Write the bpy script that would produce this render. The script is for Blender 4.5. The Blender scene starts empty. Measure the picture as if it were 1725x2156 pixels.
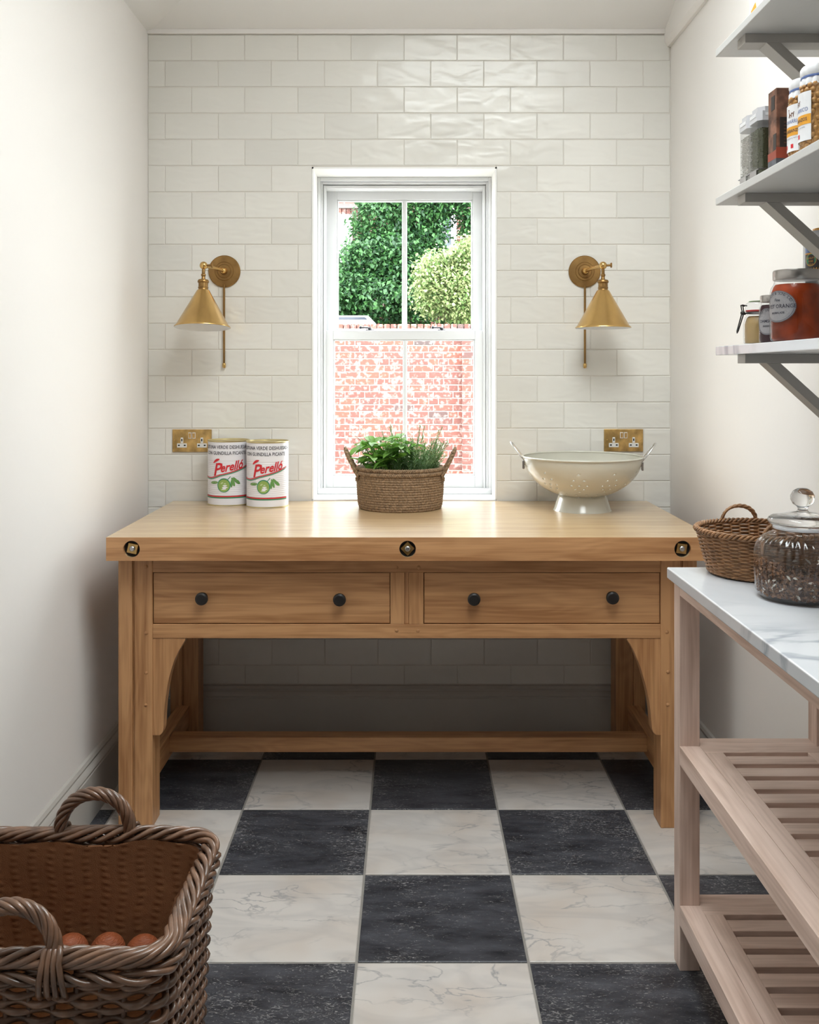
import bpy, math, random
from mathutils import Vector, Matrix
PI = math.pi
sin, cos = math.sin, math.cos
R = random.Random(7)
scene = bpy.context.scene
COL = scene.collection

# ------------------------------------------------------------------ camera, world, light, exposure
F = 2069.0                      # focal length in pixels of the 1725 px wide frame
CAMH = 1.37
cd = bpy.data.cameras.new('camera'); cam = bpy.data.objects.new('camera', cd); COL.objects.link(cam)
cam.location = (0, 0, CAMH); cam.rotation_euler = (PI/2, 0, 0)
cd.sensor_fit = 'HORIZONTAL'; cd.sensor_width = 36.0; cd.lens = F/1725*36
cd.shift_x = 0.0003; cd.shift_y = -(1078-785)/1725
cd.clip_start = 0.05; cd.clip_end = 200
scene.camera = cam
scene.view_settings.view_transform = 'Standard'; scene.view_settings.look = 'None'
scene.view_settings.gamma = 1; scene.view_settings.use_curve_mapping = False
scene.view_settings.exposure = 0.1
w = bpy.data.worlds.new('overcast_sky'); scene.world = w; w.use_nodes = True
bg = w.node_tree.nodes['Background']
bg.inputs[0].default_value = (0.97, 0.97, 1.0, 1); bg.inputs[1].default_value = 14.5

def portal(name, loc, rot, sx, sy):
    l = bpy.data.lights.new(name, 'AREA'); l.shape = 'RECTANGLE'; l.size = sx; l.size_y = sy
    l.cycles.is_portal = True
    o = bpy.data.objects.new(name, l); COL.objects.link(o); o.location = loc; o.rotation_euler = rot
    return o
# daylight comes in through the sash window and the rooflight above the camera
portal('window_portal', (-0.019, 4.06, 1.52), (-PI/2, 0, 0), 0.72, 1.27)
portal('rooflight_portal', (.37, 1.675, 3.40), (0, 0, 0), 1.06, 1.85)

# ------------------------------------------------------------------ materials
MATS = {}
def newmat(name):
    m = bpy.data.materials.new(name); m.use_nodes = True
    MATS[name] = m
    return m, m.node_tree.nodes, m.node_tree.links, m.node_tree.nodes['Principled BSDF']
def rgb(c): return (c[0], c[1], c[2], 1)
def plain(name, c, rough=.5, metal=0, bump=0, bscale=60, spec=None, var=0, trans=0, coat=0, ior=None, stretch=(1,1,1)):
    m, N, L, b = newmat(name)
    b.inputs['Base Color'].default_value = rgb(c); b.inputs['Roughness'].default_value = rough
    b.inputs['Metallic'].default_value = metal
    if spec is not None: b.inputs['Specular IOR Level'].default_value = spec
    if trans: b.inputs['Transmission Weight'].default_value = trans
    if coat: b.inputs['Coat Weight'].default_value = coat; b.inputs['Coat Roughness'].default_value = .15
    if ior: b.inputs['IOR'].default_value = ior
    if bump or var:
        tc = N.new('ShaderNodeTexCoord'); mp = N.new('ShaderNodeMapping'); mp.inputs['Scale'].default_value = stretch
        n = N.new('ShaderNodeTexNoise'); n.inputs['Scale'].default_value = bscale; n.inputs['Detail'].default_value = 4
        L.new(tc.outputs['Object'], mp.inputs[0]); L.new(mp.outputs[0], n.inputs['Vector'])
        if bump:
            bp = N.new('ShaderNodeBump'); bp.inputs['Strength'].default_value = bump; bp.inputs['Distance'].default_value = .01
            L.new(n.outputs[0], bp.inputs['Height']); L.new(bp.outputs[0], b.inputs['Normal'])
        if var:
            r = N.new('ShaderNodeValToRGB'); r.color_ramp.elements[0].position = .3; r.color_ramp.elements[1].position = .7
            r.color_ramp.elements[0].color = rgb([x*(1-var) for x in c]); r.color_ramp.elements[1].color = rgb([min(1, x*(1+var)) for x in c])
            L.new(n.outputs[0], r.inputs[0]); L.new(r.outputs[0], b.inputs['Base Color'])
    return m

def oak(name, axis, light, dark, rough=.42, bumps=.12):
    """grain runs along axis (0,1,2)"""
    m, N, L, b = newmat(name)
    tc = N.new('ShaderNodeTexCoord'); oi = N.new('ShaderNodeObjectInfo')
    mul = N.new('ShaderNodeVectorMath'); mul.operation = 'MULTIPLY'; mul.inputs[1].default_value = (3.1, 3.1, 3.1)
    add = N.new('ShaderNodeVectorMath'); add.operation = 'ADD'
    L.new(oi.outputs['Random'], mul.inputs[0]); L.new(tc.outputs['Object'], add.inputs[0]); L.new(mul.outputs[0], add.inputs[1])
    mp = N.new('ShaderNodeMapping'); s = [26, 26, 26]; s[axis] = 1.6; mp.inputs['Scale'].default_value = s
    L.new(add.outputs[0], mp.inputs[0])
    n1 = N.new('ShaderNodeTexNoise'); n1.inputs['Scale'].default_value = 1.0; n1.inputs['Detail'].default_value = 3; n1.inputs['Distortion'].default_value = .6
    L.new(mp.outputs[0], n1.inputs['Vector'])
    mp2 = N.new('ShaderNodeMapping'); s = [160, 160, 160]; s[axis] = 5; mp2.inputs['Scale'].default_value = s
    L.new(add.outputs[0], mp2.inputs[0])
    n2 = N.new('ShaderNodeTexNoise'); n2.inputs['Scale'].default_value = 1.0; n2.inputs['Detail'].default_value = 2
    L.new(mp2.outputs[0], n2.inputs['Vector'])
    # cathedral figure: contour lines of a stretched noise
    mp3 = N.new('ShaderNodeMapping'); s = [9, 9, 9]; s[axis] = 1.5; mp3.inputs['Scale'].default_value = s
    L.new(add.outputs[0], mp3.inputs[0])
    n3 = N.new('ShaderNodeTexNoise'); n3.inputs['Scale'].default_value = 1.0; n3.inputs['Detail'].default_value = 2
    L.new(mp3.outputs[0], n3.inputs['Vector'])
    mu = N.new('ShaderNodeMath'); mu.operation = 'MULTIPLY'; mu.inputs[1].default_value = 85
    sn = N.new('ShaderNodeMath'); sn.operation = 'SINE'
    L.new(n3.outputs[0], mu.inputs[0]); L.new(mu.outputs[0], sn.inputs[0])
    mr = N.new('ShaderNodeMapRange'); mr.inputs[1].default_value = -1; mr.inputs[2].default_value = 1; mr.inputs[3].default_value = -.045; mr.inputs[4].default_value = .045
    L.new(sn.outputs[0], mr.inputs[0])
    a = N.new('ShaderNodeMath'); a.operation = 'ADD'; L.new(n1.outputs[0], a.inputs[0]); L.new(mr.outputs[0], a.inputs[1])
    a2 = N.new('ShaderNodeMath'); a2.operation = 'MULTIPLY_ADD'; a2.inputs[1].default_value = .55; L.new(n2.outputs[0], a2.inputs[0]); L.new(a.outputs[0], a2.inputs[2])
    r = N.new('ShaderNodeValToRGB'); r.color_ramp.elements[0].position = .55; r.color_ramp.elements[1].position = .93
    r.color_ramp.elements[0].color = rgb(dark); r.color_ramp.elements[1].color = rgb(light)
    L.new(a2.outputs[0], r.inputs[0]); L.new(r.outputs[0], b.inputs['Base Color'])
    bp = N.new('ShaderNodeBump'); bp.inputs['Strength'].default_value = bumps; bp.inputs['Distance'].default_value = .002
    L.new(n2.outputs[0], bp.inputs['Height']); L.new(bp.outputs[0], b.inputs['Normal'])
    b.inputs['Roughness'].default_value = rough
    return m

def marble(name, base, vein, scale=3.0, width=.02, rough=.3, strength=1.0, random_offset=True, warm=None, rot=.6):
    m, N, L, b = newmat(name)
    tc = N.new('ShaderNodeTexCoord'); add = N.new('ShaderNodeVectorMath'); add.operation = 'ADD'
    L.new(tc.outputs['Object'], add.inputs[0])
    if random_offset:
        oi = N.new('ShaderNodeObjectInfo'); mul = N.new('ShaderNodeVectorMath'); mul.operation = 'MULTIPLY'; mul.inputs[1].default_value = (37, 23, 11)
        L.new(oi.outputs['Random'], mul.inputs[0]); L.new(mul.outputs[0], add.inputs[1])
    mp = N.new('ShaderNodeMapping'); mp.inputs['Rotation'].default_value = (0, 0, rot); mp.inputs['Scale'].default_value = (1, 2.2, 1)
    L.new(add.outputs[0], mp.inputs[0])
    def ridge(sc, det, dist, wd):
        n = N.new('ShaderNodeTexNoise'); n.inputs['Scale'].default_value = sc; n.inputs['Detail'].default_value = det; n.inputs['Distortion'].default_value = dist
        L.new(mp.outputs[0], n.inputs['Vector'])
        s = N.new('ShaderNodeMath'); s.operation = 'SUBTRACT'; s.inputs[1].default_value = .5; L.new(n.outputs[0], s.inputs[0])
        ab = N.new('ShaderNodeMath'); ab.operation = 'ABSOLUTE'; L.new(s.outputs[0], ab.inputs[0])
        mr = N.new('ShaderNodeMapRange'); mr.inputs[1].default_value = 0; mr.inputs[2].default_value = wd; mr.inputs[3].default_value = 1; mr.inputs[4].default_value = 0
        L.new(ab.outputs[0], mr.inputs[0]); return mr
    r1 = ridge(scale, 6, .5, width); r2 = ridge(scale*.6, 3, 1.2, width*6)
    n3 = N.new('ShaderNodeTexNoise'); n3.inputs['Scale'].default_value = scale*.9; n3.inputs['Detail'].default_value = 2; L.new(add.outputs[0], n3.inputs['Vector'])
    m1 = N.new('ShaderNodeMath'); m1.operation = 'MULTIPLY'; L.new(r1.outputs[0], m1.inputs[0])
    mr3 = N.new('ShaderNodeMapRange'); mr3.inputs[1].default_value = .42; mr3.inputs[2].default_value = .66; mr3.inputs[3].default_value = 0; mr3.inputs[4].default_value = .8*strength
    L.new(n3.outputs[0], mr3.inputs[0]); L.new(mr3.outputs[0], m1.inputs[1])
    m2 = N.new('ShaderNodeMath'); m2.operation = 'MULTIPLY_ADD'; m2.inputs[1].default_value = .22*strength; L.new(r2.outputs[0], m2.inputs[0]); L.new(m1.outputs[0], m2.inputs[2])
    m2.use_clamp = True
    mix = N.new('ShaderNodeMix'); mix.data_type = 'RGBA'; mix.inputs['A'].default_value = rgb(base); mix.inputs['B'].default_value = rgb(vein)
    L.new(m2.outputs[0], mix.inputs['Factor']); L.new(mix.outputs['Result'], b.inputs['Base Color'])
    if warm:
        n4 = N.new('ShaderNodeTexNoise'); n4.inputs['Scale'].default_value = 5; L.new(add.outputs[0], n4.inputs['Vector'])
        rr = N.new('ShaderNodeValToRGB'); rr.color_ramp.elements[0].position = .45; rr.color_ramp.elements[1].position = .7
        rr.color_ramp.elements[0].color = rgb(base); rr.color_ramp.elements[1].color = rgb(warm)
        L.new(n4.outputs[0], rr.inputs[0]); L.new(rr.outputs[0], mix.inputs['A'])
    b.inputs['Roughness'].default_value = rough
    return m

def slate(name):
    m, N, L, b = newmat(name)
    tc = N.new('ShaderNodeTexCoord'); add = N.new('ShaderNodeVectorMath'); add.operation = 'ADD'
    oi = N.new('ShaderNodeObjectInfo'); mul = N.new('ShaderNodeVectorMath'); mul.operation = 'MULTIPLY'; mul.inputs[1].default_value = (31, 17, 5)
    L.new(tc.outputs['Object'], add.inputs[0]); L.new(oi.outputs['Random'], mul.inputs[0]); L.new(mul.outputs[0], add.inputs[1])
    n = N.new('ShaderNodeTexNoise'); n.inputs['Scale'].default_value = 11; n.inputs['Detail'].default_value = 8; n.inputs['Roughness'].default_value = .7
    mp = N.new('ShaderNodeMapping'); mp.inputs['Rotation'].default_value = (0, 0, .8); mp.inputs['Scale'].default_value = (.6, 1.8, 1)
    L.new(add.outputs[0], mp.inputs[0]); L.new(mp.outputs[0], n.inputs['Vector'])
    r = N.new('ShaderNodeValToRGB'); r.color_ramp.elements[0].position = .3; r.color_ramp.elements[1].position = .75
    r.color_ramp.elements[0].color = (.010, .011, .016, 1); r.color_ramp.elements[1].color = (.095, .098, .115, 1)
    L.new(n.outputs[0], r.inputs[0])
    # pale chips and scratches
    mp2 = N.new('ShaderNodeMapping'); mp2.inputs['Scale'].default_value = (60, 150, 60); mp2.inputs['Rotation'].default_value = (0, 0, .5)
    L.new(add.outputs[0], mp2.inputs[0])
    v = N.new('ShaderNodeTexNoise'); v.inputs['Scale'].default_value = 1; v.inputs['Detail'].default_value = 5; v.inputs['Roughness'].default_value = .75; v.inputs['Distortion'].default_value = 1.6
    L.new(mp2.outputs[0], v.inputs['Vector'])
    n2 = N.new('ShaderNodeTexNoise'); n2.inputs['Scale'].default_value = 6; n2.inputs['Detail'].default_value = 3; L.new(add.outputs[0], n2.inputs['Vector'])
    # nearer the tile edge: more chips
    sp = N.new('ShaderNodeSeparateXYZ'); L.new(tc.outputs['Object'], sp.inputs[0])
    ax = N.new('ShaderNodeMath'); ax.operation = 'ABSOLUTE'; ay = N.new('ShaderNodeMath'); ay.operation = 'ABSOLUTE'
    L.new(sp.outputs[0], ax.inputs[0]); L.new(sp.outputs[1], ay.inputs[0])
    mx = N.new('ShaderNodeMath'); mx.operation = 'MAXIMUM'; L.new(ax.outputs[0], mx.inputs[0]); L.new(ay.outputs[0], mx.inputs[1])
    me = N.new('ShaderNodeMapRange'); me.inputs[1].default_value = .13; me.inputs[2].default_value = .2; me.inputs[3].default_value = 0; me.inputs[4].default_value = .035
    L.new(mx.outputs[0], me.inputs[0])
    s = N.new('ShaderNodeMath'); s.operation = 'MULTIPLY_ADD'; s.inputs[1].default_value = .25; L.new(n2.outputs[0], s.inputs[0]); L.new(v.outputs[0], s.inputs[2])
    s2 = N.new('ShaderNodeMath'); s2.operation = 'ADD'; L.new(s.outputs[0], s2.inputs[0]); L.new(me.outputs[0], s2.inputs[1])
    mr = N.new('ShaderNodeMapRange'); mr.inputs[1].default_value = .715; mr.inputs[2].default_value = .77; mr.inputs[3].default_value = 0; mr.inputs[4].default_value = .7
    L.new(s2.outputs[0], mr.inputs[0])
    mix = N.new('ShaderNodeMix'); mix.data_type = 'RGBA'; mix.inputs['B'].default_value = (.42, .41, .40, 1)
    L.new(mr.outputs[0], mix.inputs['Factor']); L.new(r.outputs[0], mix.inputs['A']); L.new(mix.outputs['Result'], b.inputs['Base Color'])
    bp = N.new('ShaderNodeBump'); bp.inputs['Strength'].default_value = .5; bp.inputs['Distance'].default_value = .004
    L.new(n.outputs[0], bp.inputs['Height']); L.new(bp.outputs[0], b.inputs['Normal'])
    b.inputs['Roughness'].default_value = .42
    return m

def glaze(name, c):
    m, N, L, b = newmat(name)
    tc = N.new('ShaderNodeTexCoord'); add = N.new('ShaderNodeVectorMath'); add.operation = 'ADD'
    oi = N.new('ShaderNodeObjectInfo'); mul = N.new('ShaderNodeVectorMath'); mul.operation = 'MULTIPLY'; mul.inputs[1].default_value = (31, 17, 5)
    L.new(tc.outputs['Object'], add.inputs[0]); L.new(oi.outputs['Random'], mul.inputs[0]); L.new(mul.outputs[0], add.inputs[1])
    mp = N.new('ShaderNodeMapping'); mp.inputs['Scale'].default_value = (1, 1, 2.2); L.new(add.outputs[0], mp.inputs[0])
    n = N.new('ShaderNodeTexNoise'); n.inputs['Scale'].default_value = 9; n.inputs['Detail'].default_value = 1; n.inputs['Distortion'].default_value = .6
    L.new(mp.outputs[0], n.inputs['Vector'])
    bp = N.new('ShaderNodeBump'); bp.inputs['Strength'].default_value = .30; bp.inputs['Distance'].default_value = .012
    L.new(n.outputs[0], bp.inputs['Height']); L.new(bp.outputs[0], b.inputs['Normal'])
    r = N.new('ShaderNodeValToRGB'); r.color_ramp.elements[0].color = rgb([x*.96 for x in c]); r.color_ramp.elements[1].color = rgb([min(1, x*1.04) for x in c])
    L.new(oi.outputs['Random'], r.inputs[0]); L.new(r.outputs[0], b.inputs['Base Color'])
    b.inputs['Roughness'].default_value = .20
    return m

def thin_glass(name, tint=(1, 1, 1), ior=1.45, gl=1.0):
    m = bpy.data.materials.new(name); m.use_nodes = True; N = m.node_tree.nodes; L = m.node_tree.links; N.clear(); MATS[name] = m
    o = N.new('ShaderNodeOutputMaterial'); mix = N.new('ShaderNodeMixShader'); t = N.new('ShaderNodeBsdfTransparent'); g = N.new('ShaderNodeBsdfGlossy')
    t.inputs[0].default_value = rgb(tint); g.inputs['Roughness'].default_value = .03
    lw = N.new('ShaderNodeLayerWeight'); lw.inputs[0].default_value = .5
    pw = N.new('ShaderNodeMath'); pw.operation = 'POWER'; pw.inputs[1].default_value = 5; L.new(lw.outputs['Facing'], pw.inputs[0])
    mu = N.new('ShaderNodeMath'); mu.operation = 'MULTIPLY_ADD'; mu.inputs[1].default_value = .9; mu.inputs[2].default_value = .04*gl; mu.use_clamp = True
    L.new(pw.outputs[0], mu.inputs[0]); L.new(mu.outputs[0], mix.inputs[0]); L.new(t.outputs[0], mix.inputs[1]); L.new(g.outputs[0], mix.inputs[2]); L.new(mix.outputs[0], o.inputs[0])
    return m

def cloth(name, c, transl=.35):
    m = bpy.data.materials.new(name); m.use_nodes = True; N = m.node_tree.nodes; L = m.node_tree.links; MATS[name] = m
    b = N['Principled BSDF']; o = N['Material Output']
    b.inputs['Base Color'].default_value = rgb(c); b.inputs['Roughness'].default_value = .9
    t = N.new('ShaderNodeBsdfTranslucent'); t.inputs[0].default_value = rgb([min(1, x*1.5) for x in c]); mix = N.new('ShaderNodeMixShader'); mix.inputs[0].default_value = transl
    tc = N.new('ShaderNodeTexCoord'); wv = N.new('ShaderNodeTexWave'); wv.inputs['Scale'].default_value = 180; wv.bands_direction = 'Z'; wv.inputs['Distortion'].default_value = 2
    n = N.new('ShaderNodeTexNoise'); n.inputs['Scale'].default_value = 700
    L.new(tc.outputs['Object'], wv.inputs[0]); L.new(tc.outputs['Object'], n.inputs[0])
    bp = N.new('ShaderNodeBump'); bp.inputs['Strength'].default_value = .5; bp.inputs['Distance'].default_value = .002
    L.new(n.outputs[0], bp.inputs['Height']); L.new(bp.outputs[0], b.inputs['Normal'])
    L.new(b.outputs[0], mix.inputs[1]); L.new(t.outputs[0], mix.inputs[2]); L.new(mix.outputs[0], o.inputs[0])
    return m

def leafmat(name, c, c2, transl=.35, rough=.5):
    m = bpy.data.materials.new(name); m.use_nodes = True; N = m.node_tree.nodes; L = m.node_tree.links; MATS[name] = m
    b = N['Principled BSDF']; o = N['Material Output']; b.inputs['Roughness'].default_value = rough
    tc = N.new('ShaderNodeNewGeometry'); r = N.new('ShaderNodeValToRGB')
    r.color_ramp.elements[0].color = rgb(c); r.color_ramp.elements[1].color = rgb(c2)
    L.new(tc.outputs['Random Per Island'], r.inputs[0]); L.new(r.outputs[0], b.inputs['Base Color'])
    t = N.new('ShaderNodeBsdfTranslucent'); L.new(r.outputs[0], t.inputs[0]); mix = N.new('ShaderNodeMixShader'); mix.inputs[0].default_value = transl
    L.new(b.outputs[0], mix.inputs[1]); L.new(t.outputs[0], mix.inputs[2]); L.new(mix.outputs[0], o.inputs[0])
    return m

def brickmat(name, c1, c2, c3):
    m, N, L, b = newmat(name)
    oi = N.new('ShaderNodeObjectInfo'); g = N.new('ShaderNodeNewGeometry')
    a = N.new('ShaderNodeMath'); a.operation = 'ADD'; L.new(oi.outputs['Random'], a.inputs[0]); L.new(g.outputs['Random Per Island'], a.inputs[1])
    fr = N.new('ShaderNodeMath'); fr.operation = 'FRACT'; L.new(a.outputs[0], fr.inputs[0])
    r = N.new('ShaderNodeValToRGB'); e = r.color_ramp.elements; e[0].color = rgb(c1); e[1].color = rgb(c3); x = e.new(.5); x.color = rgb(c2); x = e.new(.93); x.color = rgb([k*.9 for k in c2])
    L.new(fr.outputs[0], r.inputs[0])
    tc = N.new('ShaderNodeTexCoord'); n = N.new('ShaderNodeTexNoise'); n.inputs['Scale'].default_value = 22; n.inputs['Detail'].default_value = 5
    ad = N.new('ShaderNodeVectorMath'); ad.operation = 'ADD'; mu = N.new('ShaderNodeVectorMath'); mu.operation = 'MULTIPLY'; mu.inputs[1].default_value = (9, 7, 5)
    L.new(oi.outputs['Random'], mu.inputs[0]); L.new(tc.outputs['Object'], ad.inputs[0]); L.new(mu.outputs[0], ad.inputs[1]); L.new(ad.outputs[0], n.inputs['Vector'])
    mr = N.new('ShaderNodeMapRange'); mr.inputs[1].default_value = .5; mr.inputs[2].default_value = .68; mr.inputs[3].default_value = 0; mr.inputs[4].default_value = .65; L.new(n.outputs[0], mr.inputs[0])
    mix = N.new('ShaderNodeMix'); mix.data_type = 'RGBA'; mix.inputs['B'].default_value = (.36, .28, .25, 1)
    L.new(mr.outputs[0], mix.inputs['Factor']); L.new(r.outputs[0], mix.inputs['A']); L.new(mix.outputs['Result'], b.inputs['Base Color'])
    b.inputs['Roughness'].default_value = .9
    return m

OAKL, OAKD = (.60, .32, .145), (.37, .168, .064)
for i, ax in enumerate('xyz'): oak('oak_'+ax, i, OAKL, OAKD)
t_ = oak('oak_top', 0, (.64, .45, .25), (.50, .325, .165), rough=.32, bumps=.04)
t_.node_tree.nodes['Principled BSDF'].inputs['Coat Weight'].default_value = 1.0; t_.node_tree.nodes['Principled BSDF'].inputs['Coat Roughness'].default_value = .24
ASHL, ASHD = (.80, .62, .53), (.58, .415, .335)
for i, ax in enumerate('xyz'): oak('pale_'+ax, i, ASHL, ASHD, rough=.42)
plain('wall_paint', (.84, .807, .775), .75, bump=.04, bscale=35)
plain('ceiling_paint', (.86, .845, .825), .8, bump=.03, bscale=20)
plain('grout', (.70, .66, .60), .9)
glaze('tile_glaze', (.76, .74, .69))
plain('skirting_paint', (.50, .475, .44), .4)
plain('window_paint', (.80, .81, .82), .35)
plain('reveal_paint', (.90, .89, .87), .6)
plain('shelf_paint', (.60, .60, .59), .45, bump=.03, bscale=80)
plain('bracket_paint', (.41, .39, .36), .5)
slate('black_marble')
marble('white_marble', (.66, .62, .585), (.27, .27, .28), 5.0, .018, .36, .9, warm=(.60, .53, .47))
marble('worktop_marble', (.72, .735, .76), (.33, .36, .41), 2.2, .045, .16, 1.15, random_offset=False, rot=-.5)
plain('floor_grout', (.30, .28, .255), .9, bump=.3)
plain('brass', (.66, .43, .165), .24, 1, var=.12, bscale=18, stretch=(1, 1, .3))
plain('brass_dark', (.30, .175, .065), .36, 1, var=.18, bscale=30)
plain('brass_plate', (.50, .33, .13), .33, 1, var=.45, bscale=26)
plain('chrome', (.72, .72, .74), .15, 1)
plain('steel', (.45, .45, .46), .3, 1)
plain('dark_steel', (.10, .10, .11), .25, 1)
plain('dark_iron', (.022, .019, .018), .42, .3)
plain('hole_shade', (.006, .006, .006), .8)  # near-black colour stands for the shade inside holes
plain('white_enamel', (.85, .86, .88), .3)
plain('cream_enamel', (.58, .56, .48), .16, coat=.4)
plain('socket_white', (.72, .71, .69), .35)
plain('can_white', (.80, .79, .83), .28)
plain('can_gold', (.62, .52, .28), .3, .9)
plain('print_red', (.62, .02, .03), .4)
plain('print_green', (.03, .26, .13), .4)
plain('print_dark', (.05, .05, .07), .5)
plain('print_olive', (.27, .40, .10), .4)
plain('print_leaf', (.13, .30, .08), .4)
plain('print_light_green', (.50, .60, .30), .4)
plain('print_orange', (.78, .36, .03), .4)
plain('print_blue', (.10, .16, .38), .4)
plain('print_white', (.78, .78, .76), .5)
plain('paper_white', (.78, .78, .80), .6)
plain('paper_shaded', (.30, .29, .30), .5)  # label paper darkened in its colour to stand for the shade on it
thin_glass('window_glass', (.93, .96, .95))
thin_glass('jar_glass', (.965, .975, .98), 1.5, .9)
plain('lid_plastic', (.62, .62, .65), .25)
plain('clear_plastic', (.9, .9, .92), .25, trans=0)
thin_glass('ribbed_glass', (.975, .98, .985), 1.5, 2.0)
plain('solid_glass', (.97, .98, .985), .02, trans=1, ior=1.42)
thin_glass('plastic_clear', (.88, .89, .90), 1.5, 1.5)
plain('seagrass', (.27, .175, .10), .8, var=.4, bscale=130, bump=.6)
plain('willow', (.150, .078, .045), .30, var=.45, bscale=26, bump=.2, spec=.75)
plain('willow_dark', (.095, .048, .028), .36, var=.4, bscale=30, bump=.2)
plain('willow_honey', (.30, .15, .065), .4, var=.35, bscale=60)
cloth('hessian', (.25, .105, .042), .25)
plain('onion_net', (.26, .065, .02), .5, bump=.5, bscale=600, stretch=(.15, .15, 1))
plain('soil', (.05, .035, .025), .9, bump=1, bscale=80)
leafmat('basil_leaf', (.09, .27, .03), (.26, .50, .09))
leafmat('herb_leaf', (.14, .28, .11), (.36, .50, .28))
leafmat('ivy_leaf', (.008, .04, .014), (.05, .15, .035), .25)
leafmat('bush_leaf', (.07, .15, .03), (.34, .38, .17), .25)
leafmat('granola', (.06, .022, .010), (.26, .12, .05), 0, .7)
plain('coconut_flake', (.62, .58, .52), .6)
leafmat('pale_seed', (.28, .25, .20), (.80, .77, .72), 0, .7)
leafmat('dried_herb', (.035, .04, .015), (.14, .14, .07), 0, .8)
plain('marmalade', (.27, .032, .002), .5, spec=.15, var=.5, bscale=20)
plain('dark_jam', (.035, .006, .012), .5, spec=.15)
plain('mustard_paste', (.40, .26, .10), .4)
plain('chickpea', (.48, .24, .065), .4)
plain('tin_lid', (.38, .36, .34), .28, .9)
plain('lid_grey', (.55, .56, .52), .35, .6)
plain('rubber_red', (.45, .03, .03), .6)
plain('carton_brown', (.17, .075, .045), .55, var=.75, bscale=45)
plain('carton_dark', (.025, .02, .02), .5)
plain('carton_red', (.30, .055, .03), .5)
plain('carton_slate', (.10, .11, .13), .5, var=.5, bscale=40)
brickmat('brick_red', (.165, .05, .034), (.125, .046, .037), (.06, .042, .04))
plain('mortar', (.30, .265, .23), .95, bump=.4)
plain('paving', (.30, .29, .27), .9, var=.15, bscale=3)
plain('car_paint', (.30, .32, .34), .3)
plain('car_glass', (.015, .022, .04), .1)
plain('far_pane', (.20, .24, .28), .15)
plain('stem_green', (.12, .22, .05), .6)
plain('bark', (.07, .045, .03), .9)
def house_brick():
    m, N, L, b = newmat('house_brick')
    tc = N.new('ShaderNodeTexCoord'); mp = N.new('ShaderNodeMapping'); mp.inputs['Rotation'].default_value = (PI/2, 0, 0)
    br = N.new('ShaderNodeTexBrick'); br.inputs['Scale'].default_value = 1; br.inputs['Brick Width'].default_value = .225; br.inputs['Row Height'].default_value = .075; br.inputs['Mortar Size'].default_value = .008
    br.inputs['Color1'].default_value = (.16, .055, .04, 1); br.inputs['Color2'].default_value = (.08, .04, .035, 1); br.inputs['Mortar'].default_value = (.28, .25, .22, 1)
    L.new(tc.outputs['Object'], mp.inputs[0]); L.new(mp.outputs[0], br.inputs['Vector']); L.new(br.outputs['Color'], b.inputs['Base Color'])
    b.inputs['Roughness'].default_value = .9
house_brick()

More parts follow.
